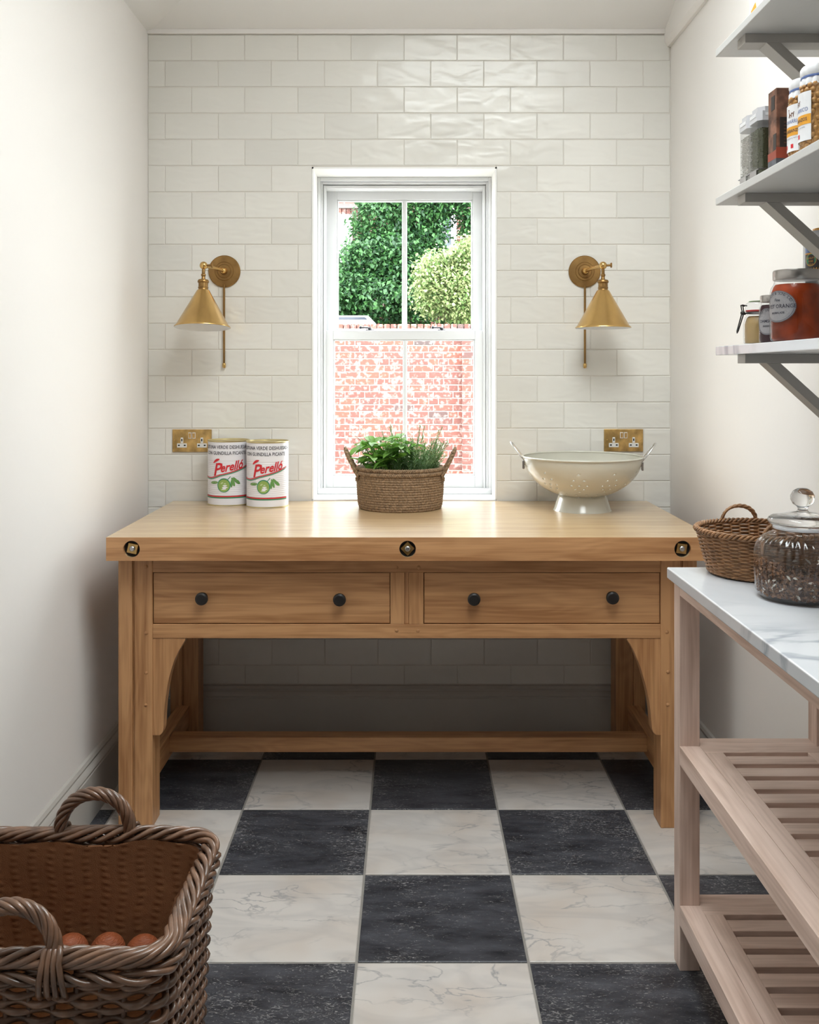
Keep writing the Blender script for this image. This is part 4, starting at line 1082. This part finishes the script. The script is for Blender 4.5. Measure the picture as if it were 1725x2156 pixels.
# ------------------------------------------------------------------ glass jar of granola
def granola_jar():
    cx, cy = px(1690.5, 0, 1.995)[0], 1.995
    t = thing('glass_jar', 'large ribbed clear glass jar with ball-knob lid on the marble top', 'jar', (cx, cy, IT))
    rib = lambda a, z: 1+(.026*abs(sin(a*18))-.012 if .012 < z < .128 else 0)
    outer = [(.070, 0), (.082, .002), (.088, .008), (.0905, .016), (.0925, .05), (.0935, .085), (.092, .100), (.086, .114), (.076, .124), (.064, .131), (.058, .135), (.057, .142), (.060, .146), (.060, .150)]
    MB().lathe_open([(0.0001, .0005)]+outer, seg=288, rib=rib).build('jar_body', 'ribbed_glass', t, smooth=60)
    lid = MB().lathe([(0, .146), (.050, .146), (.054, .149), (.0655, .151), (.068, .156), (.066, .162), (.058, .167), (.030, .173), (.012, .176), (.009, .181), (.0115, .186), (.019, .191), (.0235, .200), (.0235, .208), (.019, .217), (.010, .223), (0, .224)], seg=64)
    lid.build('jar_lid', 'solid_glass', t, smooth=60)
    MB().lathe([(.0555, .1405), (.0575, .1415), (.0575, .1445), (.0555, .1455)], seg=64).build('seal', 'clear_plastic', t, smooth=60)
    g = MB(); rb = random.Random(5)
    g.lathe([(0, .009), (.078, .009), (.083, .018), (.085, .045), (.06, .052), (.0, .05)], (0, 0, 0), 48)
    for i in range(4200):
        a = rb.uniform(0, 2*PI); 
        if rb.random() < .62: r = rb.uniform(.080, .087); z = rb.uniform(.012, .062+.014*sin(a*2+2))
        else: r = .085*math.sqrt(rb.random()); z = .052+.012*sin(a*2+2)*r/.085+rb.uniform(-.004, .008)
        s = rb.uniform(.0016, .0046); c = Vector((r*cos(a), r*sin(a), z)); M = Matrix.Translation(c) @ orient(rb.uniform(0, 6), rb.uniform(-1, 1), rb.uniform(0, 6))
        g.add([M @ Vector(p) for p in ((-s, -s*.7, -s*.4), (s, -s*.6, -s*.3), (s*.8, s*.7, -s*.4), (-s*.9, s*.6, -s*.2), (0, 0, s*.9))], [(0, 3, 2, 1), (0, 1, 4), (1, 2, 4), (2, 3, 4), (3, 0, 4)])
    o = g.build('granola', 'granola', loc=(cx, cy, IT), kind='stuff'); tag(o, 'dark brown granola clusters filling the lower half of the ribbed glass jar', 'granola')
    fr = MB()
    for i in range(46):
        a = rb.uniform(0, 2*PI); z = rb.uniform(.015, .06); c = Vector((.0868*cos(a), .0868*sin(a), z)); M = Matrix.Translation(c) @ Matrix.Rotation(a, 4, 'Z') @ Matrix.Rotation(rb.uniform(-1, 1), 4, 'X'); s = rb.uniform(.003, .009)
        fr.add([M @ Vector(p) for p in ((0, -s, -.0012), (.0005, 0, -.002), (0, s, 0), (.0005, 0, .003), (0, -s*.6, .0015))], [(0, 1, 2, 3, 4)])
    o = fr.build('coconut_flakes', 'coconut_flake', loc=(cx, cy, IT), kind='stuff'); tag(o, 'pale coconut flakes among the granola in the ribbed jar', 'coconut')
granola_jar()

# ------------------------------------------------------------------ wall shelves
ZE = 2.25
def shelf(z0, z1, mat, label):
    t = thing('wall_shelf', label, 'shelf', (0, 0, 0), group='bracketed wall shelves')
    bevel(MB().box(.7014, .989, .85, ZE, z0, z1).build('board', mat, t), .0015, 2)
    for (ya, yb) in ((2.091, 2.140), (1.02, 1.07)):
        b = bevel(MB().box(.715, .989, ya, yb, z0-.0195, z0).build('bracket_arm', 'bracket_paint', t), .001)
        bevel(MB().prism([(.761, z0-.0195), (.791, z0-.0195), (.989, z0-.0195-.180), (.989, z0-.0195-.207)], ya+.001, yb-.001, 'y').build('brace', 'bracket_paint', t), .001)
shelf(2.0923, 2.109, 'shelf_paint', 'topmost grey painted shelf on the right wall with wooden bracket')
shelf(1.7530, 1.770, 'shelf_paint', 'middle grey painted wall shelf holding chickpea jars and canisters')
shelf(1.410, 1.430, 'worktop_marble', 'lowest wall shelf, white marble, holding the marmalade jar')
S1, S2, S3 = 2.109, 1.770, 1.430

def canister(x, y, mat, label, hfill):
    t = thing('canister', label, 'canister', (x, y, S2), group='clear square canisters on the middle shelf')
    w_ = .030; H = .163
    def sq(m, w0, z0, z1, c=.008):
        P = [(w0, -w0+c), (w0, w0-c), (w0-c, w0), (-w0+c, w0), (-w0, w0-c), (-w0, -w0+c), (-w0+c, -w0), (w0-c, -w0)]; m.prism(P, z0, z1, 'z')
    m = MB(); sq(m, w_, 0, H-.022); m.build('canister_body', 'plastic_clear', t)
    m = MB(); sq(m, w_+.0015, H-.030, H-.010, .009); sq(m, w_-.002, H-.010, H, .012); m.build('canister_lid', 'lid_plastic', t)
    m = MB(); m.box(-w_*.55, w_*.55, -w_-.0022, -w_-.0010, H-.020, H-.014); m.box(-w_-.0022, -w_-.0010, -w_*.6, w_*.6, H-.020, H-.013); m.build('lid_grip', 'white_enamel', t)
    m = MB(); 
    for q in (0, 1):
        z = .030; a = w_+.0012
        m.tube([(-a, -a, z), (a, -a, z), (a, a, z), (-a, a, z)], .0013, 5, closed=True)
    m.box(-a-.0008, -a+.0002, -.020, .020, .006, .030); m.build('label_clip', 'steel', t)
    m = MB(); rb = random.Random(int(x*1e4)+int(y*100)); sq(m, w_-.0035, .003, hfill)
    for i in range(1500):
        f = rb.randrange(4); u_ = rb.uniform(-w_+.004, w_-.004); z = rb.uniform(.004, hfill); e = w_-.0028
        c = [(u_, -e, z), (-e, u_, z), (u_, e, z), (u_, rb.uniform(-e, e), hfill)][f]; s = rb.uniform(.0010, .0022); M = Matrix.Translation(c) @ orient(rb.uniform(0, 6), rb.uniform(-1, 1), 0)
        m.add([M @ Vector(p) for p in ((-s, 0, 0), (0, -s*.6, 0), (s, 0, 0), (0, s*.6, 0), (0, 0, s*.6), (0, 0, -s*.6))], [(0,1,4),(1,2,4),(2,3,4),(3,0,4),(1,0,5),(2,1,5),(3,2,5),(0,3,5)])
    o = m.build('dry_goods', mat, loc=(x, y, S2), kind='stuff'); return o
o = canister(.767, 2.165, 'pale_seed', 'clear square canister of pale seeds at the far end of the middle shelf', .118)
tag(o, 'pale seeds inside the farthest clear canister', 'seeds')
o = canister(.767, 2.101, 'dried_herb', 'clear square canister of dark green dried herbs beside the brown carton', .118)
tag(o, 'dark green dried herbs inside the canister next to the brown carton', 'dried herbs')

ct = thing('carton', 'brown printed carton between the canisters and the chickpea jars', 'carton', (.768, 1.989, S2))
bevel(MB().box(-.033, .033, -.022, .022, 0, .171).build('box', 'carton_brown', ct), .001)
m = MB(); m.box(-.026, .0335, -.0226, -.0219, .048, .112); m.box(-.0336, -.0329, -.022, -.006, .048, .080); m.build('dark_panel', 'carton_dark', ct)
m = MB(); m.box(-.0335, .0335, -.0228, -.0219, .030, .052); m.box(-.0338, -.0329, -.0225, .0225, .030, .046); m.build('red_band', 'carton_red', ct)
m = MB(); m.box(-.0335, .0335, -.0226, -.0219, 0.001, .030); m.box(-.0336, -.0329, -.0225, .0225, 0.001, .030); m.build('slate_band', 'carton_slate', ct)
m = MB(); m.box(-.0338, -.0331, -.014, .004, .130, .158); m.build('emblem', 'carton_dark', ct)
m = MB()
for i in range(7): m.box(-.018, .028-.006*(i % 3), -.0231, -.0225, .060+.0068*i, .0622+.0068*i)
m.build('small_print', 'carton_brown', ct)

def chick_jar(x, y, a0, label):
    t = thing('chickpea_jar', label, 'jar', (x, y, S2), group='jars of chickpeas on the middle shelf')
    H = .170; r = .036; oc = lambda a, z: (1 if z < .012 or z > .125 else 1+.012*cos(8*a))
    MB().lathe_open([(.0001, .001), (.028, .001), (.034, .004), (r, .010), (r, .125), (.033, .134), (.029, .140), (.029, .150)], seg=48, rib=oc).build('jar_body', 'jar_glass', t, smooth=50)
    rb = random.Random(int(a0*100)+4); m = MB(); m.lathe([(0, .004), (.029, .004), (.031, .01), (.031, .126), (.027, .136), (0, .137)], seg=24)
    for z in range(13):
        for k in range(15):
            a = 2*PI*(k+(z % 2)*.5)/15+rb.uniform(-.1, .1); m.ball((.0298*cos(a), .0298*sin(a), .008+.0102*z+rb.uniform(-.0015, .0015)), rb.uniform(.0048, .0060), 8, 6, (1, 1, .95))
    m.build('chickpeas', 'chickpea', t, smooth=180, kind='stuff')
    # gathered paper cap
    P = lambda a, z: 1+(.035*sin(a*14) if z < .148 else .012*sin(a*14))
    MB().lathe([(.0325, .132), (.0325, .142), (.0305, .146), (.0315, .149), (.0330, .153), (.0330, .163), (.030, .168), (0, .170)], seg=112, rib=P).build('paper_cap', 'paper_white', t, smooth=50)
    MB().lathe_open([(.0322, .1445), (.0326, .147), (.0322, .149)], seg=48).build('cap_band', 'print_blue', t)
    q = r+.0007
    def patch(u0, u1, v0, v1, n=16): return [(u0+(u1-u0)*i/n, v) for v in (v0, v1) for i in range(n+1)], [(i, i+1, n+2+i, n+1+i) for i in range(n)]
    m = MB(); on_cyl(m, *patch(-.031, .031, .028, .118), q, a0); lb = m.build('paper_label', 'paper_white', t)
    m = MB(); on_cyl(m, *patch(-.031, .031, .058, .076), q+.0003, a0); m.build('orange_band', 'print_orange', lb)
    m = MB(); on_cyl(m, *text2d('NAVARRICO', .0105, sx=.85), q+.0004, a0, v0=.082); m.build('print_name', 'print_blue', lb)
    m = MB(); on_cyl(m, *text2d('GARBANZOS', .0088, offset=.0001, sx=.9), q+.0006, a0, v0=.0645); on_cyl(m, *text2d('COCIDOS AL NATURAL', .0036), q+.0006, a0, v0=.052); m.build('print_words', 'print_dark', lb)
    m = MB(); on_cyl(m, *patch(-.024, -.017, .034, .042), q+.0004, a0); on_cyl(m, *patch(-.004, .003, .034, .042), q+.0004, a0); m.build('red_stamp', 'print_red', lb)
    # small figure drawing: a walking man with a mule, reduced to a few strokes
    m = MB()
    for st_ in ([(-.006, .106), (-.004, .100), (-.006, .094)], [(-.004, .100), (.001, .098)], [(.001, .102), (.007, .101), (.009, .104)], [(.002, .101), (.002, .094)], [(.007, .101), (.007, .094)], [(-.004, .100), (-.002, .094)]):
        on_cyl(m, *strip2d(st_, .0018), q+.0004, a0, u0=-.004)
    on_cyl(m, *disc2d(-.010, .1085, .0016, .0016, 10), q+.0004, a0); m.build('print_emblem', 'carton_brown', lb)
chick_jar(.774, 1.911, -1.2, 'chickpea jar with white cap beside the brown carton')
chick_jar(.762, 1.826, -1.62, 'chickpea jar with white cap nearest the right edge, in front of the other')

pk = thing('paper_carton', 'white and orange carton standing on the topmost shelf', 'carton', (.766, 2.088, S1))
bevel(MB().box(-.032, .032, -.032, .032, 0, .13).build('box', 'print_white', pk), .002)
m = MB(); m.prism([(-.026, .004), (.020, .004), (.026, .030), (.010, .050), (-.010, .040), (-.020, .024)], -.0326, -.0319, 'y'); m.prism([(-.024, .006), (.028, .006), (.020, .036), (-.006, .046)], -.0326, -.0319, 'x'); m.build('orange_print', 'print_orange', pk)

# jars on the marble shelf
def clip_jar():
    x, y = .7535, 2.120
    t = thing('clip_jar', 'small clip-top glass jar of pale paste at the far end of the marble shelf', 'jar', (x, y, S3))
    MB().lathe_open([(.0001, .001), (.026, .001), (.030, .004), (.031, .012), (.031, .045), (.028, .058), (.024, .066), (.023, .074)], seg=40).build('jar_body', 'jar_glass', t, smooth=60)
    MB().lathe([(0, .003), (.0275, .004), (.0285, .012), (.0285, .044), (.024, .058), (.020, .062), (0, .062)], seg=32).build('paste', 'mustard_paste', t, smooth=60)
    MB().lathe([(.0235, .072), (.0265, .072), (.0265, .075), (.0235, .075)], seg=32).build('seal_ring', 'rubber_red', t)
    MB().lathe([(0, .075), (.026, .075), (.027, .078), (.0265, .088), (.022, .092), (0, .093)], seg=32).build('lid', 'jar_glass', t, smooth=50)
    MB().lathe([(0, .0935), (.020, .0932), (.020, .0945), (0, .0950)], seg=28).build('lid_disc', 'print_leaf', t)
    m = MB(); m.tube([(.0275*cos(a/16*PI*2), .0275*sin(a/16*PI*2), .069) for a in range(16)], .0012, 6, closed=True)
    m.tube([(-.027, -.008, .084), (-.036, -.006, .086), (-.036, .006, .086), (-.027, .008, .084)], .0012, 6)
    m.tube([(-.036, -.006, .086), (-.033, -.005, .070)], .0012, 6); m.tube([(-.036, .006, .086), (-.033, .005, .070)], .0012, 6)
    m.tube([(-.033, -.006, .072), (-.036, -.006, .060), (-.045, -.004, .030), (-.046, 0, .026), (-.045, .004, .030), (-.036, .006, .060), (-.033, .006, .072)], .0014, 6)
    m.ball((-.034, 0, .069), .005, 8, 6, (1, 1.4, 1)); m.tube([(-.034, 0, .069), (-.028, 0, .066)], .002, 6); m.build('wire_clip', 'dark_iron', t, smooth=60)
clip_jar()
def oval_label(t, r, a0, cz, ru, rv, lines, arc_top, name='paper_label', sz=.0065):
    def fan(ru, rv, n=36):
        V = [(0, cz)]; Fs = []
        for ring_ in (.25, .5, .75, 1):
            for k in range(n): V.append((ru*ring_*cos(2*PI*k/n), cz+rv*ring_*sin(2*PI*k/n)))
        for k in range(n): Fs.append((0, 1+k, 1+(k+1) % n))
        for q in range(3):
            for k in range(n): a, b = 1+q*n, 1+(q+1)*n; Fs.append((a+k, b+k, b+(k+1) % n, a+(k+1) % n))
        return V, Fs
    m = MB(); on_cyl(m, *fan(ru, rv), r, a0); lb = m.build(name, 'paper_shaded', t)
    m = MB()
    for k in (1.0, .93): on_cyl(m, *strip2d([(ru*k*.98*cos(2*PI*i/48), cz+rv*k*.98*sin(2*PI*i/48)) for i in range(49)], .0007), r+.0003, a0)
    for s, z, q in lines: on_cyl(m, *text2d(s, q, offset=.0001), r+.0003, a0, v0=cz+z)
    for i, ch in enumerate(arc_top):
        a = PI*.86-(PI*.72)*i/(len(arc_top)-1); vs, fs = text2d(ch, sz); rr = a-PI/2
        on_cyl(m, [(u*cos(rr)-v*sin(rr)+ru*.76*cos(a), u*sin(rr)+v*cos(rr)+cz+rv*.76*sin(a)) for u, v in vs], fs, r+.0003, a0)
    m.build('label_print', 'print_dark', lb)
def jam_jar(x, y, r, H, fill, label, a0, lw, lh, cz, lines, arc, name, lidr, sz):
    t = thing(name, label, 'jar', (x, y, S3))
    s = H/.142
    fac = lambda a, z: 1
    MB().lathe_open([(.0001, .001), (r*.85, .001), (r*.97, .004*s), (r, .010*s), (r, .098*s), (r*.97, .106*s), (r*.87, .113*s), (r*.84, .118*s), (r*.84, .128*s)], seg=64).build('jar_body', 'jar_glass', t, smooth=50)
    MB().lathe([(0, .003), (r*.85, .003), (r*.945, .010*s), (r*.945, .098*s), (r*.86, .109*s), (r*.80, .113*s), (0, .114*s)], seg=48).build('preserve', fill, t, smooth=50)
    MB().lathe([(lidr*.98, .122*s), (lidr, .124*s), (lidr, .138*s), (lidr*.97, .141*s), (lidr*.8, .1415*s), (lidr*.78, .140*s), (0, .140*s)], seg=48).build('lid', 'tin_lid', t, smooth=40)
    oval_label(t, r+.0006, a0, cz, lw, lh, lines, arc, sz=sz)
jam_jar(.754, 2.032, .0295, .1005, 'dark_jam', 'small dark jam jar between the clip-top jar and the marmalade', -.80, .026, .0275, .045, [('DAMSON', -.002, .0085), ('PRESERVE', -.011, .0045)], 'FINE ENGLISH', 'jam_jar', .0270, .0058)
jam_jar(.7605, 1.930, .0492, .142, 'marmalade', 'large orange marmalade jar with oval shaded paper label on the marble shelf', -1.14, .038, .031, .0687, [('SWEET ORANGE', -.003, .0105), ('Fine', .010, .008), ('MARMALADE', -.014, .0055)], 'WILKIN & SONS LTD', 'marmalade_jar', .0440, .0078)
tt = thing('tall_tin', 'tall colourful tin behind the marmalade jar', 'tin', (.934, 2.196, S3))
MB().lathe([(0, 0), (.049, 0), (.050, .003), (.050, .250), (.049, .254), (0, .254)], seg=48).build('tin_body', 'paper_white', tt, smooth=40)
def patchc(u0, u1, v0, v1, n=24): return [(u0+(u1-u0)*i/n, v) for v in (v0, v1) for i in range(n+1)], [(i, i+1, n+2+i, n+1+i) for i in range(n)]
A0 = -1.12
m = MB(); on_cyl(m, *patchc(-.019, .10, .206, .224), .0503, A0); m.build('blue_print', 'print_blue', tt)
m = MB(); on_cyl(m, *patchc(-.019, .10, .10, .206), .0503, A0); m.build('dark_print', 'carton_dark', tt)
m = MB(); on_cyl(m, *disc2d(0, .190, .014, .0135, 30), .0507, A0); m.build('green_seal', 'print_green', tt)
m = MB(); on_cyl(m, *strip2d([(.014*cos(2*PI*i/30), .190+.0135*sin(2*PI*i/30)) for i in range(31)], .001), .0509, A0)
on_cyl(m, *patchc(-.019, .10, .203, .2055), .0506, A0); on_cyl(m, *patchc(.02, .10, .12, .178), .0506, A0)
on_cyl(m, *text2d('QUALITY', .0055), .0510, A0, v0=.192); on_cyl(m, *text2d('PURE', .0055), .0510, A0, v0=.185); on_cyl(m, *text2d('GOLD', .0055), .0510, A0, v0=.178)
on_cyl(m, *text2d('ALMA', .013, offset=.0003), .0508, A0, v0=.163, u0=.008); m.build('orange_print', 'print_orange', tt, kind='stuff')
MB().lathe([(0, .254), (.030, .254), (.030, .262), (0, .263)], seg=30).build('cap', 'print_orange', tt)

# ------------------------------------------------------------------ outside
MB().box(-14, 14, YB+.3, 40, -.12, -.06).build('ground', 'paving', kind='structure')
gw = thing('garden_wall', 'red brick garden wall with upright brick coping beyond the window', 'wall', (0, 11.3, -.06))
WT = 1.93+.06
MB().box(-2.6, 2.6, .006, .21, 0, WT-.085).build('mortar_bed', 'mortar', gw)
bm = {}
def brick(w_, h_, d_=.05):
    k = (round(w_, 3), round(h_, 3))
    if k not in bm: bm[k] = MB().box(-w_/2, w_/2, 0, d_, -h_/2, h_/2, .004).mesh('brick', 'brick_red')
    return bm[k]
rb = random.Random(2); rest = MB(); cnt = 0; cand = []
CH = .0757
for j in range(25):
    z = j*CH+.042; x = -2.6-(j % 2)*.17; flem = j % 2
    k = 0
    while x < 2.6:
        L_ = .215 if (k+rb.randrange(2)) % 3 else .1025
        L_ = min(L_, 2.6-x)
        if L_ > .05:
            proud = (.65 < x+L_/2)
            cand.append((x+L_/2, z, L_, proud))
        x += L_+.011; k += 1
cand.sort(key=lambda c: abs(c[0]+.07)+(0 if c[1] > .1 else 2))
for i, (x, z, L_, proud) in enumerate(cand):
    yy = rb.uniform(-.004, .003)
    if i < 255: inst('brick', brick(L_, .065), gw, (x, yy, z), (rb.uniform(-.01, .01), rb.uniform(-.006, .006), rb.uniform(-.01, .01)))
    else: rest.box(x-L_/2, x+L_/2, yy, yy+.05, z-.0325, z+.0325)
rest.build('bricks', 'brick_red', gw, kind='stuff')
x = -2.6; k = 0
rest = MB()
while x < 2.6:
    if -1.35 < x < 1.25: inst('coping_brick', brick(.066, .108, .22), gw, (x+.033, -.012+rb.uniform(-.004, .004), WT-.054), (0, rb.uniform(-.012, .012), 0))
    else: rest.box(x, x+.066, -.012, .208, WT-.108, WT)
    x += .077
rest.build('bricks', 'brick_red', gw, kind='stuff')
# buttress pier in the wall at the right
pr = MB(); prx = px(974, 0, 11.2)[0]
pr.box(prx, prx+.44, -.095, 0.004, 0, WT-.12); pm = pr.build('pier_mortar', 'mortar', gw)
for j in range(24):
    z = j*CH+.042
    if z > WT-.15: break
    off = [(prx+.105, .215), (prx+.33, .215)] if j % 2 else [(prx+.05, .1), (prx+.22, .215), (prx+.385, .1)]
    for xx, L_ in off:
        if xx < 1.2: inst('brick', brick(L_, .065, .11), gw, (xx, -.104+rb.uniform(-.003, .003), z))

# house behind with ivy
HY = 17.0
hs = thing('brick_house', 'brick house with white windows half hidden by ivy beyond the garden wall', 'house', (0, HY, -.06))
MB().box(-7, 7, 0, .4, 0, 7.5).build('house_wall', 'house_brick', hs)
def hpx(x, y): X, _, Z_ = px(x, y, HY-.05); return X, Z_+.06
def far_window(x0, x1, y0, y1, nx, nz, nm='house_window'):
    a, zt = hpx(x0, y0); b, zb = hpx(x1, y1); 
    f = MB(); ring(f, a, b, zb, zt, .09, .09, .12, -.10, .02); f.box(a-.06, b+.06, -.14, .02, zb-.09, zb); fo = f.build(nm, 'window_paint', hs)
    for i in range(1, nx): xx = a+.09+(b-a-.18)*i/nx; MB().box(xx-.018, xx+.018, -.07, -.03, zb+.12, zt-.09).build('glazing_bar', 'window_paint', fo)
    for i in range(1, nz): zz = zb+.12+(zt-zb-.21)*i/nz; MB().box(a+.09, b-.09, -.07, -.03, zz-.018, zz+.018).build('glazing_bar', 'window_paint', fo)
    MB().box(a+.09, b-.09, -.045, -.035, zb+.12, zt-.09).build('pane', 'window_paint' if nx > 2 else 'far_pane', fo)  # wide window: white pane colour stands for the bright reflection in its glass
    return a, b, zb, zt
a, b, zb, zt = far_window(580, 742, 452, 608, 4, 5)
m = MB()
x = a-.1
while x < b+.1: m.box(x, x+.066, -.03, .02, zt, zt+.11); x += .078
m.build('lintel_bricks', 'brick_red', hs, kind='stuff')
MB().box(a-.2, b+.5, -.08, .02, zt+.115, zt+.16).build('string_course', 'mortar', hs)
far_window(918, 961, 440, 545, 1, 2)
def foliage(name, label, cat, hull, n, lmat, lsize, seed, group=None, trunk=None, kind_=0):
    """hull(u, v) -> point and outward normal or None; leaves are gathered in drooping sprays"""
    t = thing(name, label, cat, trunk[0]); m = MB(); rb = random.Random(seed); o = Vector(trunk[0])
    for i in range(n):
        p = hull(rb)
        if p is None: continue
        c, nor = p; c = Vector(c)-o; nor = Vector(nor)
        for q in range(7):
            c2 = c+Vector((rb.gauss(0, 1), rb.gauss(0, .6), rb.gauss(0, .7)))*lsize*1.1; s = lsize*rb.uniform(.6, 1.25)
            az = -PI/2+rb.gauss(0, .8); el = rb.uniform(-1.1, .3)
            M = Matrix.Translation(c2) @ orient(az, el, rb.uniform(-.7, .7))
            m.add([M @ Vector(v) for v in ((0, 0, 0), (s*.45, -s*.32, .05*s), (s, 0, -.15*s), (s*.45, s*.32, .05*s))], [(0, 1, 2), (0, 2, 3)])
    m.build('foliage', lmat, t)
    b = MB(); 
    for (p0, p1, r0) in trunk[1]: b.tube([Vector(p0)-o, (Vector(p0)+Vector(p1))/2-o+Vector((.05, 0, 0)), Vector(p1)-o], [r0, r0*.8, r0*.5], 8)
    b.build('trunk', 'bark', t); return t
def blobs(L_):
    tot = [b[3]*b[4] for b in L_]; S_ = sum(tot)
    def f(rb):
        r = rb.random()*S_
        for b in L_:
            r -= b[3]*b[4]
            if r <= 0: break
        while True:
            d = Vector((rb.gauss(0, 1), rb.gauss(0, 1), rb.gauss(0, 1))).normalized()
            if d.y < .35: break
        k = 1-.14*abs(rb.gauss(0, 1))+(.22 if rb.random() < .07 else 0)
        return (b[0]+d.x*b[3]*k, b[1]+d.y*b[5]*k, b[2]+d.z*b[4]*k), d
    return f
def B(x, y, rx, ry, Y, dpt=.5): X, _, Z_ = px(x, y, Y); return (X, Y, Z_, rx*Y/F, ry*Y/F, dpt)
# dark ivy: blobs measured on the photograph, placed at their own distances in front of the house
ivy = [B(800, 470, 48, 60, 15.9), B(860, 450, 55, 50, 16), B(770, 560, 50, 55, 15.6), B(830, 560, 60, 60, 15.5), B(735, 620, 50, 45, 15.3), B(800, 630, 60, 45, 15.2), B(880, 560, 45, 60, 15.7), B(870, 640, 45, 45, 15.3), B(930, 415, 70, 32, 16), B(990, 430, 30, 55, 16), B(993, 500, 16, 40, 16), B(820, 400, 60, 40, 16.2), B(700, 640, 40, 35, 15.2), B(905, 470, 26, 34, 16), B(900, 510, 30, 34, 15.9), B(950, 620, 60, 50, 15.6)]
foliage('ivy', 'dark green climbing ivy mass covering the brick house', 'ivy', blobs(ivy), 5200, 'ivy_leaf', .085, 4, trunk=((-.3, 16.3, -.06), [((-.3, 16.3, -.06), (-.35, 16.2, 3.0), .10), ((.1, 16.4, -.06), (.2, 16.3, 2.6), .08), ((-.7, 16.3, -.06), (-.8, 16.2, 2.2), .06)]))
bush = [B(925, 572, 30, 30, 13.2), B(912, 548, 14, 14, 13.2), B(948, 545, 20, 16, 13.2), B(985, 522, 16, 22, 13.2), B(890, 560, 12, 10, 13.2), B(975, 565, 34, 42, 13.3), B(925, 615, 48, 50, 13.1), B(980, 625, 42, 55, 13.1), B(900, 590, 22, 30, 13.1), B(1030, 590, 50, 70, 13.4)]
foliage('shrub', 'pale green-and-cream shrub beyond the garden wall at right', 'shrub', blobs(bush), 2300, 'bush_leaf', .06, 9, trunk=((.7, 13.3, -.06), [((.7, 13.3, -.06), (.65, 13.3, 1.9), .05), ((.8, 13.35, -.06), (.9, 13.3, 2.0), .04)]))
# car parked behind the wall (only its roof shows)
car = thing('car', 'pale car with dark windows parked behind the garden wall, only its roof showing', 'car', (-1.97, 13.4, -.06))
ch_ = 2.105+.06
pb = [(-2.1, .35), (2.0, .35), (2.08, .8), (1.95, 1.05), (1.6, 1.15), (1.5, 1.25), (1.54, ch_-.10), (1.44, ch_), (-1.9, ch_), (-2.1, ch_-.25), (-2.15, 1.0)]
MB().prism(pb, -.8, .9, 'y').build('body', 'car_paint', car)
MB().prism([(-1.8, ch_-.05), (1.42, ch_-.05), (1.43, ch_-.045), (1.40, ch_-.022), (-1.8, ch_-.022)], -.812, -.79, 'y').build('side_window', 'car_glass', car)
for xx in (-1.4, 1.4):
    for yy in (-.72, .75): MB().lathe([(0, -.1), (.30, -.1), (.34, -.06), (.34, .06), (.30, .1), (0, .1)], (xx, yy, .345), 24, 'y').build('wheel', 'dark_iron', car, smooth=40)
